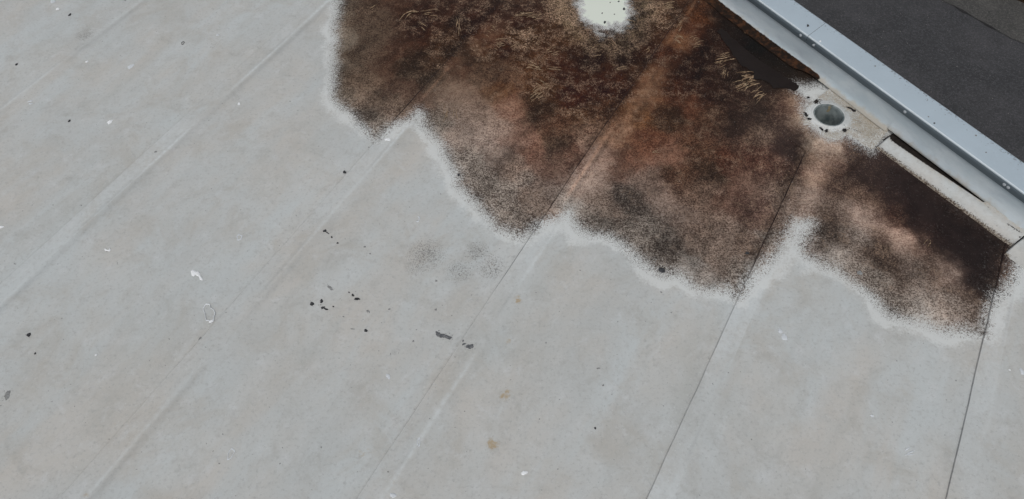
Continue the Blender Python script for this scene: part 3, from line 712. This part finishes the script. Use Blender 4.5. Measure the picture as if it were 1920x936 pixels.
for (cx, cy, an, ln, n_, spread, cu, wdt) in SCR:
    for j in range(int(n_ * 1.7)):
        a_ = math.radians(an + rs.gauss(0, 9)); off = rs.uniform(-.6, .6) * spread; sh = rs.uniform(-.35, .35) * ln
        L_ = ln * rs.uniform(.25, 1.25); c_ = cu * rs.uniform(-.2, 1.4); wd_ = wdt * rs.uniform(.14, .45)
        ox, oy = cx - math.sin(a_) * off + math.cos(a_) * sh, cy - math.cos(a_) * off - math.sin(a_) * sh
        m = 7; b0 = len(sv)
        for i in range(m):
            t = i / (m - 1) * 2 - 1
            u_ = t * L_ / 2; v_ = c_ * L_ * .5 * (1 - t * t) + rs.gauss(0, .35)
            w_ = 1.25 * wd_ * (1 - t * t) ** .6 * rs.uniform(.3, 1.1) + .10
            px = ox + math.cos(a_) * u_ - math.sin(a_) * v_; py = oy - math.sin(a_) * u_ - math.cos(a_) * v_
            for sg in (-1, 1):
                g = G(px - math.sin(a_) * sg * w_, py - math.cos(a_) * sg * w_)
                sv.append((g[0], g[1], .0038 if (g[:2] @ B - SEAMS[5]) % .96 > .09 else .0048))
        for i in range(m - 1): sf.append((b0 + 2 * i, b0 + 2 * i + 1, b0 + 2 * i + 3, b0 + 2 * i + 2))
o = link('scrape_marks', py_mesh('scrape_marks', sv, sf), SCRAPE, roof); setp(o, kind='stuff')

# ------------------------------------------------------------------ roof drain
drain = empty('roof_drain', (DRAIN[0], DRAIN[1], 0))
setp(drain, 'round open roof drain with a grey pipe mouth and white flange beside the parapet', 'roof drain')
def lathe(name, prof, mat, parent, n=96, wob=0.0, cl=False):
    V = []; m = len(prof)
    for i in range(n):
        t = 2 * math.pi * i / n
        w = 1 + wob * math.sin(3 * t + 1) + wob * .6 * math.sin(5 * t)
        for r, z in prof: V.append((r * w * math.cos(t), r * w * math.sin(t), z))
    F_ = [(i * m + j, ((i + 1) % n) * m + j, ((i + 1) % n) * m + j + 1, i * m + j + 1) for i in range(n) for j in range(m - 1)]
    if cl: F_.append(tuple(i * m + m - 1 for i in range(n)))
    o = link(name, py_mesh(name, V, F_), mat, parent, True)
    return o
circ = [DRAIN + .118 * np.array([math.cos(t), math.sin(t)]) for t in np.linspace(0, 2 * math.pi, 60, endpoint=False)]
def fl_z(X, Y, rr):
    k = (rr - RD) / .045
    return .0095 + .006 * np.exp(-((rr - RD - .010) / .007) ** 2) - .003 * sst(.6, 1, k)
def fl_extra(V, cL, cD, m1, m2):
    X, Y = V[:, 0], V[:, 1]
    cL[:, 3] *= .35
    m2[:, 2] = .35
    patch_extra(V, cL, cD, m1, m2)
o = polar_sheet('flange', DRAIN, RD + .001, circ, fl_z, 16, 160, fl_extra, None)
o.data.transform(__import__('mathutils').Matrix.Translation((-DRAIN[0], -DRAIN[1], 0))); 
o.parent = drain
# the object's texture space moved with it; keep stains in place with attributes only
lathe('pipe', [(RD + .006, .0135), (RD + .002, .0150), (RD - .002, .0120), (RD - .003, .006), (RD - .0035, -.05), (RD - .004, -.16), (RD - .006, -.162), (RD - .006, -.42)], PIPE, drain, 96)
bt = link('pipe_bottom', py_mesh('pipe_bottom', [(0.07 * math.cos(t), .07 * math.sin(t), -.4) for t in np.linspace(0, 6.283, 40, endpoint=False)], [tuple(range(40))]), SOOT, drain)
# rust streak running into the pipe
sv = []; sf = []
t0 = math.atan2(*(G(1556, 200)[:2] - DRAIN)[::-1])
random.seed(4)
for i in range(9):
    z = .016 - i * .006
    w = .16 * (1 - i / 15) * (.6 + .6 * random.random())
    for s in (-1, 1):
        t = t0 + s * w + .02 * math.sin(i)
        r = RD - .0045 if i > 1 else RD - .001
        sv.append((r * math.cos(t), r * math.sin(t), z))
sf = [(2 * i, 2 * i + 1, 2 * i + 3, 2 * i + 2) for i in range(8)]
link('rust_streak', py_mesh('rust_streak', sv, sf), PIPEDIRT, drain, True)

# ------------------------------------------------------------------ parapet
QA, QB = -7.0, 4.6
par = empty('parapet_wall', qn(-.8, 3.2, 0))
setp(par, 'low parapet wall with white flashing and a blue grey metal coping above the asphalt yard', 'parapet wall')
PL = Vector(par.location)
def rel(o):
    o.data.transform(__import__('mathutils').Matrix.Translation(-PL)); o.parent = par; return o
def sweep(name, prof, q0, q1, mat, dq=.02, wob=None, attr=None, smooth=False):
    """prof: list of (n, z); swept along the parapet"""
    qs = np.linspace(q0, q1, max(2, int((q1 - q0) / dq)))
    m = len(prof)
    V = np.zeros((len(qs), m, 3))
    for j, (n, z) in enumerate(prof):
        nn_, zz = np.full(len(qs), n), np.full(len(qs), z)
        if wob: nn_, zz = wob(qs, nn_, zz, j)
        V[:, j, 0] = qs * P[0] + nn_ * N[0]; V[:, j, 1] = qs * P[1] + nn_ * N[1]; V[:, j, 2] = zz
    Qd = grid_quads(len(qs), m)
    at = attr(qs, m) if attr else None
    return link(name, mesh_np(name, V.reshape(-1, 3), Qd, at), mat, None, smooth)

q_end = float(G(1857, 393)[:2] @ P)
# solid core
rel(prism('wall_core', [np.array(qn(QA, 3.105)[:2]), np.array(qn(QB, 3.105)[:2]), np.array(qn(QB, 3.235)[:2]), np.array(qn(QA, 3.235)[:2])], -.019, .178, CONC))
# outer face
# wall flashing, left of the joint: turned down into a soft fillet that runs onto the floor
def wl(qs, n, z, j):
    w = .006 * vn(qs, qs * 0 + j * .3, 3, 5)
    if j <= 5: n = n + w + .004 * vn(qs, qs * 0, 11, 7)
    return n, z
def foot_left(qs, m):
    a = np.zeros((len(qs), m, 4)); a[..., 3] = 1
    zz = [1.0, .95, .8, .62, .42, .22, .1, 0, 0, 0]
    for j in range(m): a[:, j, 0] = zz[j]
    jq = float(G(1528, 158)[:2] @ P)
    brown = [1, 1, .95, .66, .05, 0, 0, 0, 0, 0]
    for j in range(m): a[:, j, 1] = brown[j] * (1 - sst(jq - .03, jq + .02, qs))
    return {'foot': a.reshape(-1, 4)}
prof_l = [(3.035, .004), (3.055, .007), (3.072, .012), (3.084, .020), (3.092, .032), (3.095, .050), (3.096, .075), (3.0965, .10), (3.097, .125), (3.097, .165)]
qj = float(G(1665, 244)[:2] @ P)
def wl2(qs, n, z, j):
    n, z = wl(qs, n, z, j)
    if j < 4:   # over the drain patch the fillet starts above it
        k = sst(qj - .62, qj - .5, qs)
        n = n + k * [.028, .018, .010, .004][j]; z = z + k * [.0125, .010, .007, .003][j]
    return n, z
o = sweep('wall_flashing', prof_l, QA, qj, WALLM, .015, wl2, foot_left, True); rel(o)
# right of the joint: a loose bottom lip over a crevice
def foot_right(qs, m):
    a = np.zeros((len(qs), m, 4)); a[..., 3] = 1
    v = [1.0, .9, .72, .5, .3, .12, 0, 0, 0]
    for j in range(m): a[:, j, 0] = v[j]
    return {'foot': a.reshape(-1, 4)}
def wr(qs, n, z, j):
    n = n + .003 * vn(qs, qs * 0, 4, 9)
    k = sst(q_end - .05, q_end + .15, qs)
    if j < 5: n = n - k * .010 * (5 - j) / 5
    return n, z
prof_r = [(3.094, .018), (3.082, .020), (3.080, .024), (3.083, .034), (3.090, .05), (3.0945, .075), (3.096, .10), (3.097, .13), (3.097, .165)]
o = sweep('wall_flashing', prof_r, qj, QB, WALLM, .015, wr, foot_right, True); rel(o)
# crevice bed
o = sweep('crevice', [(3.018, .0034), (3.104, .0034), (3.104, .03)], qj + .03, QB, SOOT, .05); rel(o)

# cant strips: turned-up floor sheets at the foot of the wall, right of the joint
def strip(q0, q1, n0, open_from, open_to, name='cant_strip'):
    qs = np.arange(q0, q1, .006)
    ts = np.linspace(0, 1, 46)
    Qm, Tm = np.meshgrid(qs, ts, indexing='ij')
    lo = n0(qs)
    # width of the open crevice between strip and wall lip
    gap = .004 + .046 * sst(open_from, open_from + .07, qs) * (1 - np.clip((qs - open_from - .10) / (open_to - open_from - .10), 0, 1) ** 1.1) * (qs < open_to)
    hi = 3.088 - gap
    n = lo[:, None] + (hi - lo)[:, None] * Tm
    w = (n - lo[:, None])
    z = .0045 + .024 * sst(.0, .075, w) + .002 * fb(Qm, n, 9, 12)
    tail = sst(.86, 1.0, Tm) * (gap[:, None] > .008)
    z = z - .012 * tail
    X = Qm * P[0] + n * N[0]; Y = Qm * P[1] + n * N[1]
    V = np.stack([X.ravel(), Y.ravel(), z.ravel()], -1)
    Qd = grid_quads(len(qs), len(ts))
    m = len(V)
    cL = np.zeros((m, 4)); cD = np.zeros((m, 4)); m1 = np.zeros((m, 4)); m2 = np.zeros((m, 4))
    cL[:, :3] = alb(150, 142, 130); cD[:, :3] = alb(58, 44, 36); cD[:, 3] = .5
    e = (w / .026).ravel()
    brown = (Qm.ravel() < float(G(1884, 479)[:2] @ P) + .02)
    cL[:, 3] = (1 - sst(0, 1, e)) * .85 * brown
    m2[:, 2] = (.45 * sst(.2, .5, Tm) * (1 - sst(.55, .85, Tm))).ravel()
    m2[:, 0] = (.35 + .4 * sst(.55, .95, Tm)).ravel() * .6
    # black dirt spilling out of the crevice
    dg = (hi[:, None] - n) / (.010 + .30 * gap[:, None])
    m2[:, 3] = (1.0 * np.clip(1 - dg, 0, 1) * np.clip(gap[:, None] / .02, 0, 1)).ravel()
    for a_, b_, s_ in (((1888, 422), (1910, 437), .55), ((1908, 444), (1925, 454), .5)):
        ga, gb = G(*a_, .02)[:2], G(*b_, .02)[:2]; ee = gb - ga
        t = np.clip(((V[:, 0] - ga[0]) * ee[0] + (V[:, 1] - ga[1]) * ee[1]) / (ee @ ee), 0, 1)
        dd_ = np.hypot(V[:, 0] - ga[0] - t * ee[0], V[:, 1] - ga[1] - t * ee[1])
        m2[:, 3] = np.maximum(m2[:, 3], s_ * np.exp(-(dd_ / .010) ** 2))
    m2[:, 1] = np.maximum(m2[:, 1], (Qm.ravel() < q0 + .005) * 1.0 * (q0 < 0))
    # skirt
    nt_ = len(ts)
    first = V.reshape(len(qs), nt_, 3)[:, 0].copy(); first[:, 2] = -.002
    n0_ = m; V = np.concatenate([V, first])
    idx = np.arange(len(qs)) * nt_
    ex = [np.concatenate([a_, a_[idx]]) for a_ in (cL, cD, m1, m2)]
    j = np.arange(len(qs) - 1)
    Qd = np.concatenate([Qd, np.stack([idx[j], n0_ + j, n0_ + j + 1, idx[j + 1]], -1)])
    # end face at the start
    st = V.reshape(-1, 3)[:nt_].copy(); st[:, 2] = -.002; b0 = len(V)
    V = np.concatenate([V, st]); ex = [np.concatenate([a_, a_[:nt_]]) for a_ in ex]
    ex[3][b0:, 1] = 1
    j = np.arange(nt_ - 1)
    Qd = np.concatenate([Qd, np.stack([j, j + 1, b0 + j + 1, b0 + j], -1)])
    o = link(name, mesh_np(name, V, Qd, dict(zip(('stain_pale', 'stain_dark', 'film', 'marks'), ex))), MEM, None, True)
    return rel(o)
c0 = G(1642, 277)[:2]; c1 = G(1884, 455)[:2]
qa_, qb_ = float(c0 @ P), float(c1 @ P); na_, nb_ = float(c0 @ N), float(c1 @ N)
qcor = float(G(1887, 470)[:2] @ P); ncor = float(G(1884, 479)[:2] @ N)
qn2 = float(G(1920, 505)[:2] @ P); nn2 = float(G(1920, 505)[:2] @ N)
strip(joint_q + .006, qcor, lambda q: na_ + (nb_ - na_) * (q - qa_) / (qb_ - qa_) + .002 * vn(q, q * 0, 8, 3), qj + .0, q_end)
strip(qcor + .004, QB, lambda q: ncor + (nn2 - ncor) * np.clip((q - qcor) / (qn2 - qcor), 0, 1.5), 50, 51)

# coping: two bent metal panels that meet at a lapped joint
j1 = G(1519, 66, .1915)[:2]; j2 = G(1550, 42, .1915)[:2]
qJ1, qJ2 = float(j1 @ P), float(j2 @ P)
NI, NO = 3.083, 3.246
def coping(q0, q1, skew0, skew1, dz):
    """skew = how far the panel's end runs over between inner and outer edge"""
    qs = np.unique(np.concatenate([np.linspace(q0, q1, max(3, int((q1 - q0) / .06))), [q0 + .01, q1 - .01]]))
    prof = [(NI - .0005, .1845), (NI, .1885), (NI + .0025, .1915), (NI + .006, .1922), (NI + .03, .1920), (NI + .08, .1912), (NO - .012, .1900), (NO - .004, .1893), (NO, .1855), (NO + .001, .13), (NO + .006, .118)]
    V = []; g = []
    for q in qs:
        t = (q - q0) / (q1 - q0)
        for n, z in prof:
            s = (n - NI) / (NO - NI)
            V.append(qn(q + s * (skew0 * (1 - t) + skew1 * t), n + .0012 * math.sin(q * 2.3), z + dz))
            g.append(max(0, min(1, (s - .55) / .4)))
    a = np.zeros((len(V), 4)); a[:, 0] = a[:, 1] = a[:, 2] = g; a[:, 3] = 1
    me = mesh_np('coping_panel', np.array(V), grid_quads(len(qs), len(prof)), {'edge_grime': a})
    me.transform(__import__('mathutils').Matrix.Translation(-PL))
    o = link('coping_panel', me, COPING, par, False)
    # inner drip edge: its own folded strip below the hem
    pr = [(NI + .0005, .1845), (NI - .0015, .1840), (NI - .0010, .165), (NI - .0006, .1500), (NI - .0004, .1470), (NI + .001, .1460), (NI + .0055, .150)]
    V = [qn(q, n + .0012 * math.sin(q * 2.3), z + dz) for q in qs for n, z in pr]
    me = mesh_np('drip_edge', np.array(V), grid_quads(len(qs), len(pr)))
    me.transform(__import__('mathutils').Matrix.Translation(-PL))
    link('drip_edge', me, DRIP, o)
    hm = [(NI - .0004, .1880), (NI + .0001, .1905), (NI + .0012, .1924), (NI + .0030, .1930), (NI + .0050, .1926), (NI + .0055, .1918)]  # narrow bead added to carry the painted edge highlight
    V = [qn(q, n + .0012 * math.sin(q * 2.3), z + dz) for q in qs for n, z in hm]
    me = mesh_np('hem_highlight', np.array(V), grid_quads(len(qs), len(hm)))
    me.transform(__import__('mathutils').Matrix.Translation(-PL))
    link('hem_highlight', me, HEM, o, True)
    return o
cop1 = coping(QA, qJ1 - .0022, 0, qJ2 - qJ1, 0)
cop2 = coping(qJ1, QB, qJ2 - qJ1, 0, .0012)
# backing under the joint so the gap reads dark
o = sweep('joint_backing', [(NI + .010, .150), (NI + .010, .186), (NI + .02, .187), (NO - .004, .186), (NO - .003, .13)], qJ1 - .03, qJ2 + .05, SOOT, .05); rel(o)
# lap tab on the drip edge
ta, tb_ = qJ1 - .002, qJ1 + .05
o = sweep('lap_tab', [(NI - .0030, .185), (NI - .0035, .182), (NI - .0028, .165), (NI - .0022, .1485)], ta + .012, tb_, DRIP, .01)
o.data.transform(__import__('mathutils').Matrix.Translation(-PL)); o.parent = cop2
me_s = None
def screw(px, py, parent):
    global me_s
    z = .168
    g = G(px, py, z)[:2]; q = float(g @ P)
    if me_s is None:
        V = []; m = 12
        for r, h in ((.0085, 0), (.0085, .0012), (.0055, .0022), (.0052, .0045), (.003, .0052)):
            for i in range(m):
                t = 2 * math.pi * i / m; V.append((r * math.cos(t), r * math.sin(t), h))
        Fs = [(a * m + i, a * m + (i + 1) % m, (a + 1) * m + (i + 1) % m, (a + 1) * m + i) for a in range(4) for i in range(m)] + [tuple(4 * m + i for i in range(m))]
        me_s = py_mesh('screw_head', V, Fs); me_s.materials.append(SCREW)
    o = bpy.data.objects.new('screw_head', me_s); COL.objects.link(o); o.parent = parent
    o.rotation_euler = Vector((-N[0], -N[1], 0)).to_track_quat('Z', 'Y').to_euler()
    p = qn(q, NI - .0010, z); o.location = Vector(p) - PL
for px, py, pr_ in ((1502, 66, cop1), (1526, 84, cop2), (1695, 211, cop2), (1882, 347, cop2), (1890, 352, cop2)):
    screw(px, py, pr_)

# ------------------------------------------------------------------ small loose and stuck things
rng = random.Random(11)
def blob(name, px, py, rx, ry, ang, mat, label, cat, group, z0=.0012, h=.002, sat=0, hole=0.0, lobes=.28, level=0.0, arc=None, parts=None):
    """flat irregular crust; rx, ry half sizes in photo px; sat = number of crumbs scattered at its rim; hole>0 makes a ring"""
    c = G(px, py, level)[:2]
    sc = .88 * np.linalg.norm(G(px + 1, py, level)[:2] - c)
    sy = .88 * np.linalg.norm(G(px, py + 1, level)[:2] - c)
    V = []; Fs = []
    def one(cx, cy, ax, ay, an, hh, n=26, rings=4, ho=0.0, ac=None):
        b = len(V)
        ph = [rng.random() * 6.28 for _ in range(5)]
        ca, sa = math.cos(an), math.sin(an)
        closed = ac is None
        t0_, t1_ = (0, 2 * math.pi) if closed else ac
        m = n if closed else n + 1
        for k in range(rings + 1):
            f = ho + (1 - ho) * k / rings
            for i in range(m):
                t = t0_ + (t1_ - t0_) * i / n
                w = 1 + lobes * (.5 * math.sin(2 * t + ph[0]) + .35 * math.sin(3 * t + ph[1]) + .3 * math.sin(5 * t + ph[2]) + .2 * math.sin(9 * t + ph[3]))
                if not closed:
                    e = min(1, 5 * min(i, n - i) / n); fm_ = ho + (1 - ho) * (.5 + (k / rings - .5) * e)
                    ff = fm_
                else: ff = f
                x, y = ff * w * math.cos(t) * ax, ff * w * math.sin(t) * ay
                X, Y = x * ca - y * sa, x * sa + y * ca
                edge = (1 - ((f - ho) / (1 - ho)) ** 3) if ho == 0 else math.sin(math.pi * k / rings)
                V.append((cx + X * sc, cy + Y * sy, hh * (edge + .12 * rng.random()) - (.0 if edge > .01 else .0006)))
        for k in range(rings):
            for i in range(n):
                i2 = (i + 1) % m if closed else i + 1
                a_ = b + k * m + i; b_ = b + k * m + i2
                Fs.append((a_, a_ + m, b_ + m, b_))
    for (dx, dy, ax, ay, an) in (parts or [(0, 0, rx, ry, ang)]):
        one(dx * sc, -dy * sy, ax, ay, math.radians(an), h, ho=hole, ac=arc)
    for _ in range(sat):
        t = rng.random() * 6.28; d = 1.1 + rng.random() * .9
        x, y = math.cos(t) * rx * d, math.sin(t) * ry * d
        a_ = math.radians(ang)
        r = rng.uniform(.35, .9)
        one((x * math.cos(a_) - y * math.sin(a_)) * sc, (x * math.sin(a_) + y * math.cos(a_)) * sy, r, r, 0, h * .6, 8, 2)
    me = py_mesh(name, V, Fs)
    o = link(name, me, mat, None, True); o.location = (c[0], c[1], level + z0)
    return setp(o, label, cat, group)
D = 'bird_dropping'
gD = 'old white bird droppings on the membrane'
blob(D, 202, 467, 7, 5, 0, WHITE, 'bright white crescent dropping alone on the left part of the grey roof', 'bird dropping', gD, h=.003, hole=.35, arc=(-3.5, .5))
blob(D, 368, 512, 8, 6, 0, WHITE, 'white dropping with a long tail above the hollow oval ring', 'bird dropping', gD, parts=[(-6, 0, 5, 7, 10), (3, 2, 8, 4, -20), (12, 10, 7, 3, -45)])
blob('dropping_ring', 392, 587, 11, 20, 25, RINGM, 'long hollow pale oval ring of dried dropping, the tallest ring on the roof', 'bird dropping', gD, hole=.86, h=.0014)
blob(D, 396, 603, 5, 3, 0, WHITE, 'white end blob at the foot of the long hollow oval ring', 'bird dropping', gD)
blob(D, 206, 229, 6, 3.5, 20, WHITE, 'flat oval white dropping between the two leftmost lap seams', 'bird dropping', gD)
blob(D, 448, 195, 3, 3, 0, WHITE, 'tiny bright white dot just right of the second lap seam', 'bird dropping', gD)
blob(D, 163, 116, 3, 2, 0, WHITE, 'tiny white dot beside the faint grey smear at top left', 'bird dropping', gD)
blob(D, 245, 125, 6, 4.5, 10, PALE, 'faded pale oval spot between the first and second lap seams', 'bird dropping', gD, h=.001)
blob(D, 99, 3, 5, 4, 0, PALE, 'pale dropping cut by the top edge of the photo at left', 'bird dropping', gD)
blob(D, 108, 17, 3.5, 2.5, 0, WHITE, 'small white dropping just below the one at the top edge', 'bird dropping', gD)
blob(D, 56, 193, 5, 2, 15, PALE, 'pair of thin white dashes left of the first lap seam foot', 'bird dropping', gD, parts=[(-1, -3, 5, 1.6, 20), (3, 2, 4, 1.5, 10)])
blob(D, 408, 66, 3, 2, 0, PALE, 'tiny pale speck near the top between the second and third seam', 'bird dropping', gD)
blob(D, 727, 262, 6, 3, 0, WHITE, 'white dropping beside the seam at the left tip of the brown stain', 'bird dropping', gD)
blob('dropping_ring', 783, 411, 5, 6.5, 10, PALE, 'short pale curl left of the brown stain edge', 'bird dropping', gD, h=.0012, hole=.5, arc=(-2.6, 1.6))
blob(D, 983, 887, 7, 4.5, 0, WHITE, 'white dropping near the bottom edge at the middle of the photo', 'bird dropping', gD)
blob(D, 1467, 628, 8, 12, 30, PALE, 'pale smeared dropping on the sheet right of the long dark seam', 'bird dropping', gD, parts=[(-3, -8, 4, 6, 20), (3, 5, 7, 6, 0)])
blob('dropping_ring', 785, 829, 4, 9, 0, PALE, 'narrow pale oval ring near the bottom right of the rough seam', 'bird dropping', gD, h=.001, hole=.55)
blob('dropping_ring', 433, 851, 7, 11, -15, PALE, 'faint hollow oval ring near the bottom left', 'bird dropping', gD, h=.001, hole=.75)
blob('dropping_ring', 449, 445, 7, 6, 0, PALE, 'small round pale ring upper right of the tailed white dropping', 'bird dropping', gD, h=.001, hole=.6)
blob('dropping_ring', 343, 81, 3.5, 3, 0, BLACK, 'tiny dark ring near the top between the two left seams', 'dirt spot', 'dark dirt spots on the membrane', h=.001, hole=.6)
blob(D, 180, 666, 3, 2, 0, WHITE, 'tiny white speck alone at lower left', 'bird dropping', gD)
blob(D, 3, 426, 4, 3, 0, WHITE, 'white dropping cut by the left edge of the photo', 'bird dropping', gD)
blob(D, 728, 706, 4, 6, 30, PALE, 'small pale fleck left of the rough seam in the lower half', 'bird dropping', gD, sat=5, h=.001)
blob(D, 737, 929, 7, 5, 0, PALE, 'pale dropping cut by the bottom edge beside a rust tint', 'bird dropping', gD)
blob(D, 1706, 848, 9, 3, 20, PALE, 'thin white scratches of dropping at bottom right', 'bird dropping', gD, parts=[(-4, -6, 8, 1.6, 35), (2, 0, 9, 1.6, 15), (-3, 5, 10, 1.3, 5)], h=.001)
blob(D, 1635, 780, 4, 2.5, 0, PALE, 'small pale spot on the lower right sheet', 'bird dropping', gD)
blob(D, 1916, 697, 5, 6, 0, PALE, 'pale dropping at the right edge of the photo', 'bird dropping', gD)
blob(D, 1893, 694, 2, 2, 0, WHITE, 'tiny white dot beside the right edge of the photo', 'bird dropping', gD)
K = 'dirt_spot'
gK = 'dark dirt spots on the membrane'
def dirt(px, py, rx, ry, an, lab, mat=None, **kw): return blob(K, px, py, rx, ry, an, mat or BLACK, lab, 'dirt spot', gK, **kw)
dirt(31, 121, 3, 2, 10, 'small black crumb left of the first lap seam')
dirt(131, 28, 2.5, 3, 0, 'small black crumb near the top at left')
dirt(130, 227, 3, 2.2, 40, 'small black crumb left of the flat oval white dropping')
dirt(54, 628, 5, 3.5, 0, 'black blob near the left edge in the lower half', sat=2)
dirt(66, 663, 2.2, 2, 0, 'tiny dark crumb below the black blob at left')
dirt(14, 741, 6, 9, 0, 'soft grey sooty smear at the left edge', GREYD, sat=8, h=.001)
dirt(585, 570, 4, 4.5, 0, 'leftmost black blob of the spattered dirt cluster', sat=2)
dirt(603, 565, 3.5, 4, 30, 'small hooked black blob second in the spattered cluster', sat=1)
dirt(608, 578, 6, 3, -15, 'black comma shaped blob below the hooked blob', parts=[(-3, -1, 4, 3, 0), (4, 2, 6, 1.6, -20)])
dirt(619, 540, 7, 3, -35, 'grey slanted smear above the spattered cluster', GREYD, sat=2, h=.001)
dirt(668, 559, 7, 4, -20, 'black blob with a thin tail right of the spattered cluster', parts=[(2, 2, 6, 3, -10), (-8, -6, 4, 2, -40), (-17, -12, 2, 1.3, -40)])
dirt(625, 575, 2, 1.6, 0, 'tiny black dot right of the comma shaped blob')
dirt(690, 584, 4, 2, -35, 'small brown grey fleck between the cluster and the rough seam', GREYD, sat=4, h=.001)
dirt(644, 594, 2, 1.2, 0, 'faint tiny dot below the spattered cluster', GREYD)
dirt(730, 580, 2.2, 1.6, 0, 'tiny grey dot farther right of the spattered cluster', GREYD)
dirt(609, 433, 4, 3.5, 0, 'dark blob with a dotted tail above the spattered cluster', parts=[(0, 0, 3.5, 3, 0), (6, 4, 5, 1, -35)])
dirt(622, 445, 2.4, 1.8, -35, 'small middle dot in the dotted tail above the spattered cluster')
dirt(633, 456, 2, 2, 0, 'last dot of the dotted tail above the spattered cluster')
dirt(684, 463, 2.2, 2, 0, 'faint grey dot left of the grey smudges', GREYD)
dirt(694, 476, 1.7, 1.5, 0, 'fainter grey dot just below another left of the grey smudges', GREYD)
dirt(646, 323, 3.5, 3, 0, 'dark dot beside the seam below the left tip of the stain')
dirt(686, 620, 3.5, 3.5, 20, 'small round black spot below the spattered cluster')
dirt(661, 617, 5, 1.2, -10, 'thin grey dash left of the small round black spot', GREYD, h=.0008)
dirt(830, 629, 14, 5, -18, 'long charcoal smear left of the rough seam', CHAR, sat=9, parts=[(-10, -3, 7, 4, -20), (1, 1, 8, 5, -10), (11, 4, 8, 4, -15)], lobes=.4)
dirt(881, 650, 8, 6, 0, 'round charcoal blot beside the rough seam', CHAR, sat=12, lobes=.35, parts=[(0, 0, 8, 6, 0), (-13, -5, 4, 2.5, 20), (-15, -12, 2, 3, 20)])
dirt(775, 640, 2, 2, 0, 'tiny grey dot left of the long charcoal smear', GREYD)
dirt(860, 328, 3, 3, 0, 'black dot on the pale rim of the stain')
dirt(1241, 507, 7, 5.5, 0, 'thick black lump on the lower edge of the brown stain', h=.005, lobes=.15)
dirt(1401, 475, 5, 2.5, 0, 'flat black fleck inside the stain left of the dark seam')
dirt(1116, 803, 2.5, 2.3, 0, 'tiny dark dot left of the lower dark seam')
dirt(1122, 691, 4, 1.6, 0, 'faint dark dash on the middle sheet', GREYD)
dirt(1612, 512, 5, 5, 0, 'grey crumb at the pale lower edge of the right stain', GREYD, sat=5)
dirt(1131, 723, 2, 2, 0, 'faint dark dot below the dash on the middle sheet', GREYD)
dirt(818, 527, 3, 1.8, -20, 'tiny dark fleck below the grey smudges', GREYD)
dirt(817, 581, 2.5, 2, 0, 'tiny grey dot above the long charcoal smear', GREYD)
dirt(235, 1, 2, 1.5, 0, 'faint speck at the top edge beside the first seam', GREYD)
dirt(292, 285, 3, 1.8, 0, 'small dark speck right of the second lap seam', GREYD)
dirt(375, 635, 2, 4, -45, 'thin dark hooked fleck near the rust tint at left', GREYD)
for px, py, sz, lab in ((1134, 42, 3.0, 'black crumb low in the white bleached spot'), (1170, 17, 3, 'black crumb at the right side of the white bleached spot'), (1160, 3, 2, 'small black crumb at the upper right of the white bleached spot'),
        (1129, 25, 1.6, 'tiny black crumb left of centre in the white bleached spot'), (1152, 27, 1.3, 'tiny black crumb right of centre in the white bleached spot'), (1144, 5, 1.3, 'tiny black crumb at the top of the white bleached spot')):
    dirt(px, py, sz, sz * .8, 30, lab)
L = 'leaf_scrap'
gL = 'black leaf scraps round the drain'
for px, py, rx, ry, an, lab in ((1514, 186, 3, 2, 0, 'small black leaf scrap up left of the drain'), (1510, 218, 3.4, 4.4, 10, 'upper black leaf scrap left of the drain'),
        (1516, 226, 4.2, 2.4, -5, 'lower black leaf scrap left of the drain'), (1539, 245, 2.6, 4.2, 35, 'slanted black leaf scrap below the drain at left'),
        (1548, 248.5, 4.6, 2.6, 25, 'flat black leaf scrap below the middle of the drain'), (1582, 247.5, 5, 3.4, 10, 'ragged black leaf scrap below the drain at right')):
    blob(L, px, py, rx, ry, an, LEAF, lab, 'leaf scrap', gL, z0=.0135, h=.002, lobes=.3)
blob(L, 1596, 207, 6, 3, -35, LEAF, 'torn double black leaf scrap right of the drain by the wall', 'leaf scrap', gL, z0=.0105, h=.003, parts=[(-4, -2, 6, 2, -20), (3, 3, 5, 2.6, -25)])
C_ = 'coping_crumb'
gC = 'dark specks lying on the metal coping'
for px, py, r, lab in ((1515, 48, 2.8, 'black speck on the coping left of its joint'), (1752, 231, 2.0, 'black speck at the middle of the long coping panel'),
        (1830, 254, 2, 'grey speck near the outer edge of the coping at right'), (1849, 286, 1.6, 'small grey speck farther right on the coping'), (1741, 219, 1.6, 'faint grey speck just above the black speck on the coping'), (1641, 124, 1.5, 'faint grey speck on the coping above the drain')):
    blob(C_, px, py, r, r * .8, 20, BLACK if r > 1.9 and 'grey' not in lab else GREYD, lab, 'speck', gC, z0=.0003, h=.0015, level=.1935)
blob('coping_dropping', 1538, 77.5, 2.2, 1.8, 0, WHITE, 'tiny white dropping on the coping just right of its joint', 'bird dropping', None, z0=.0003, h=.0015, level=.194)
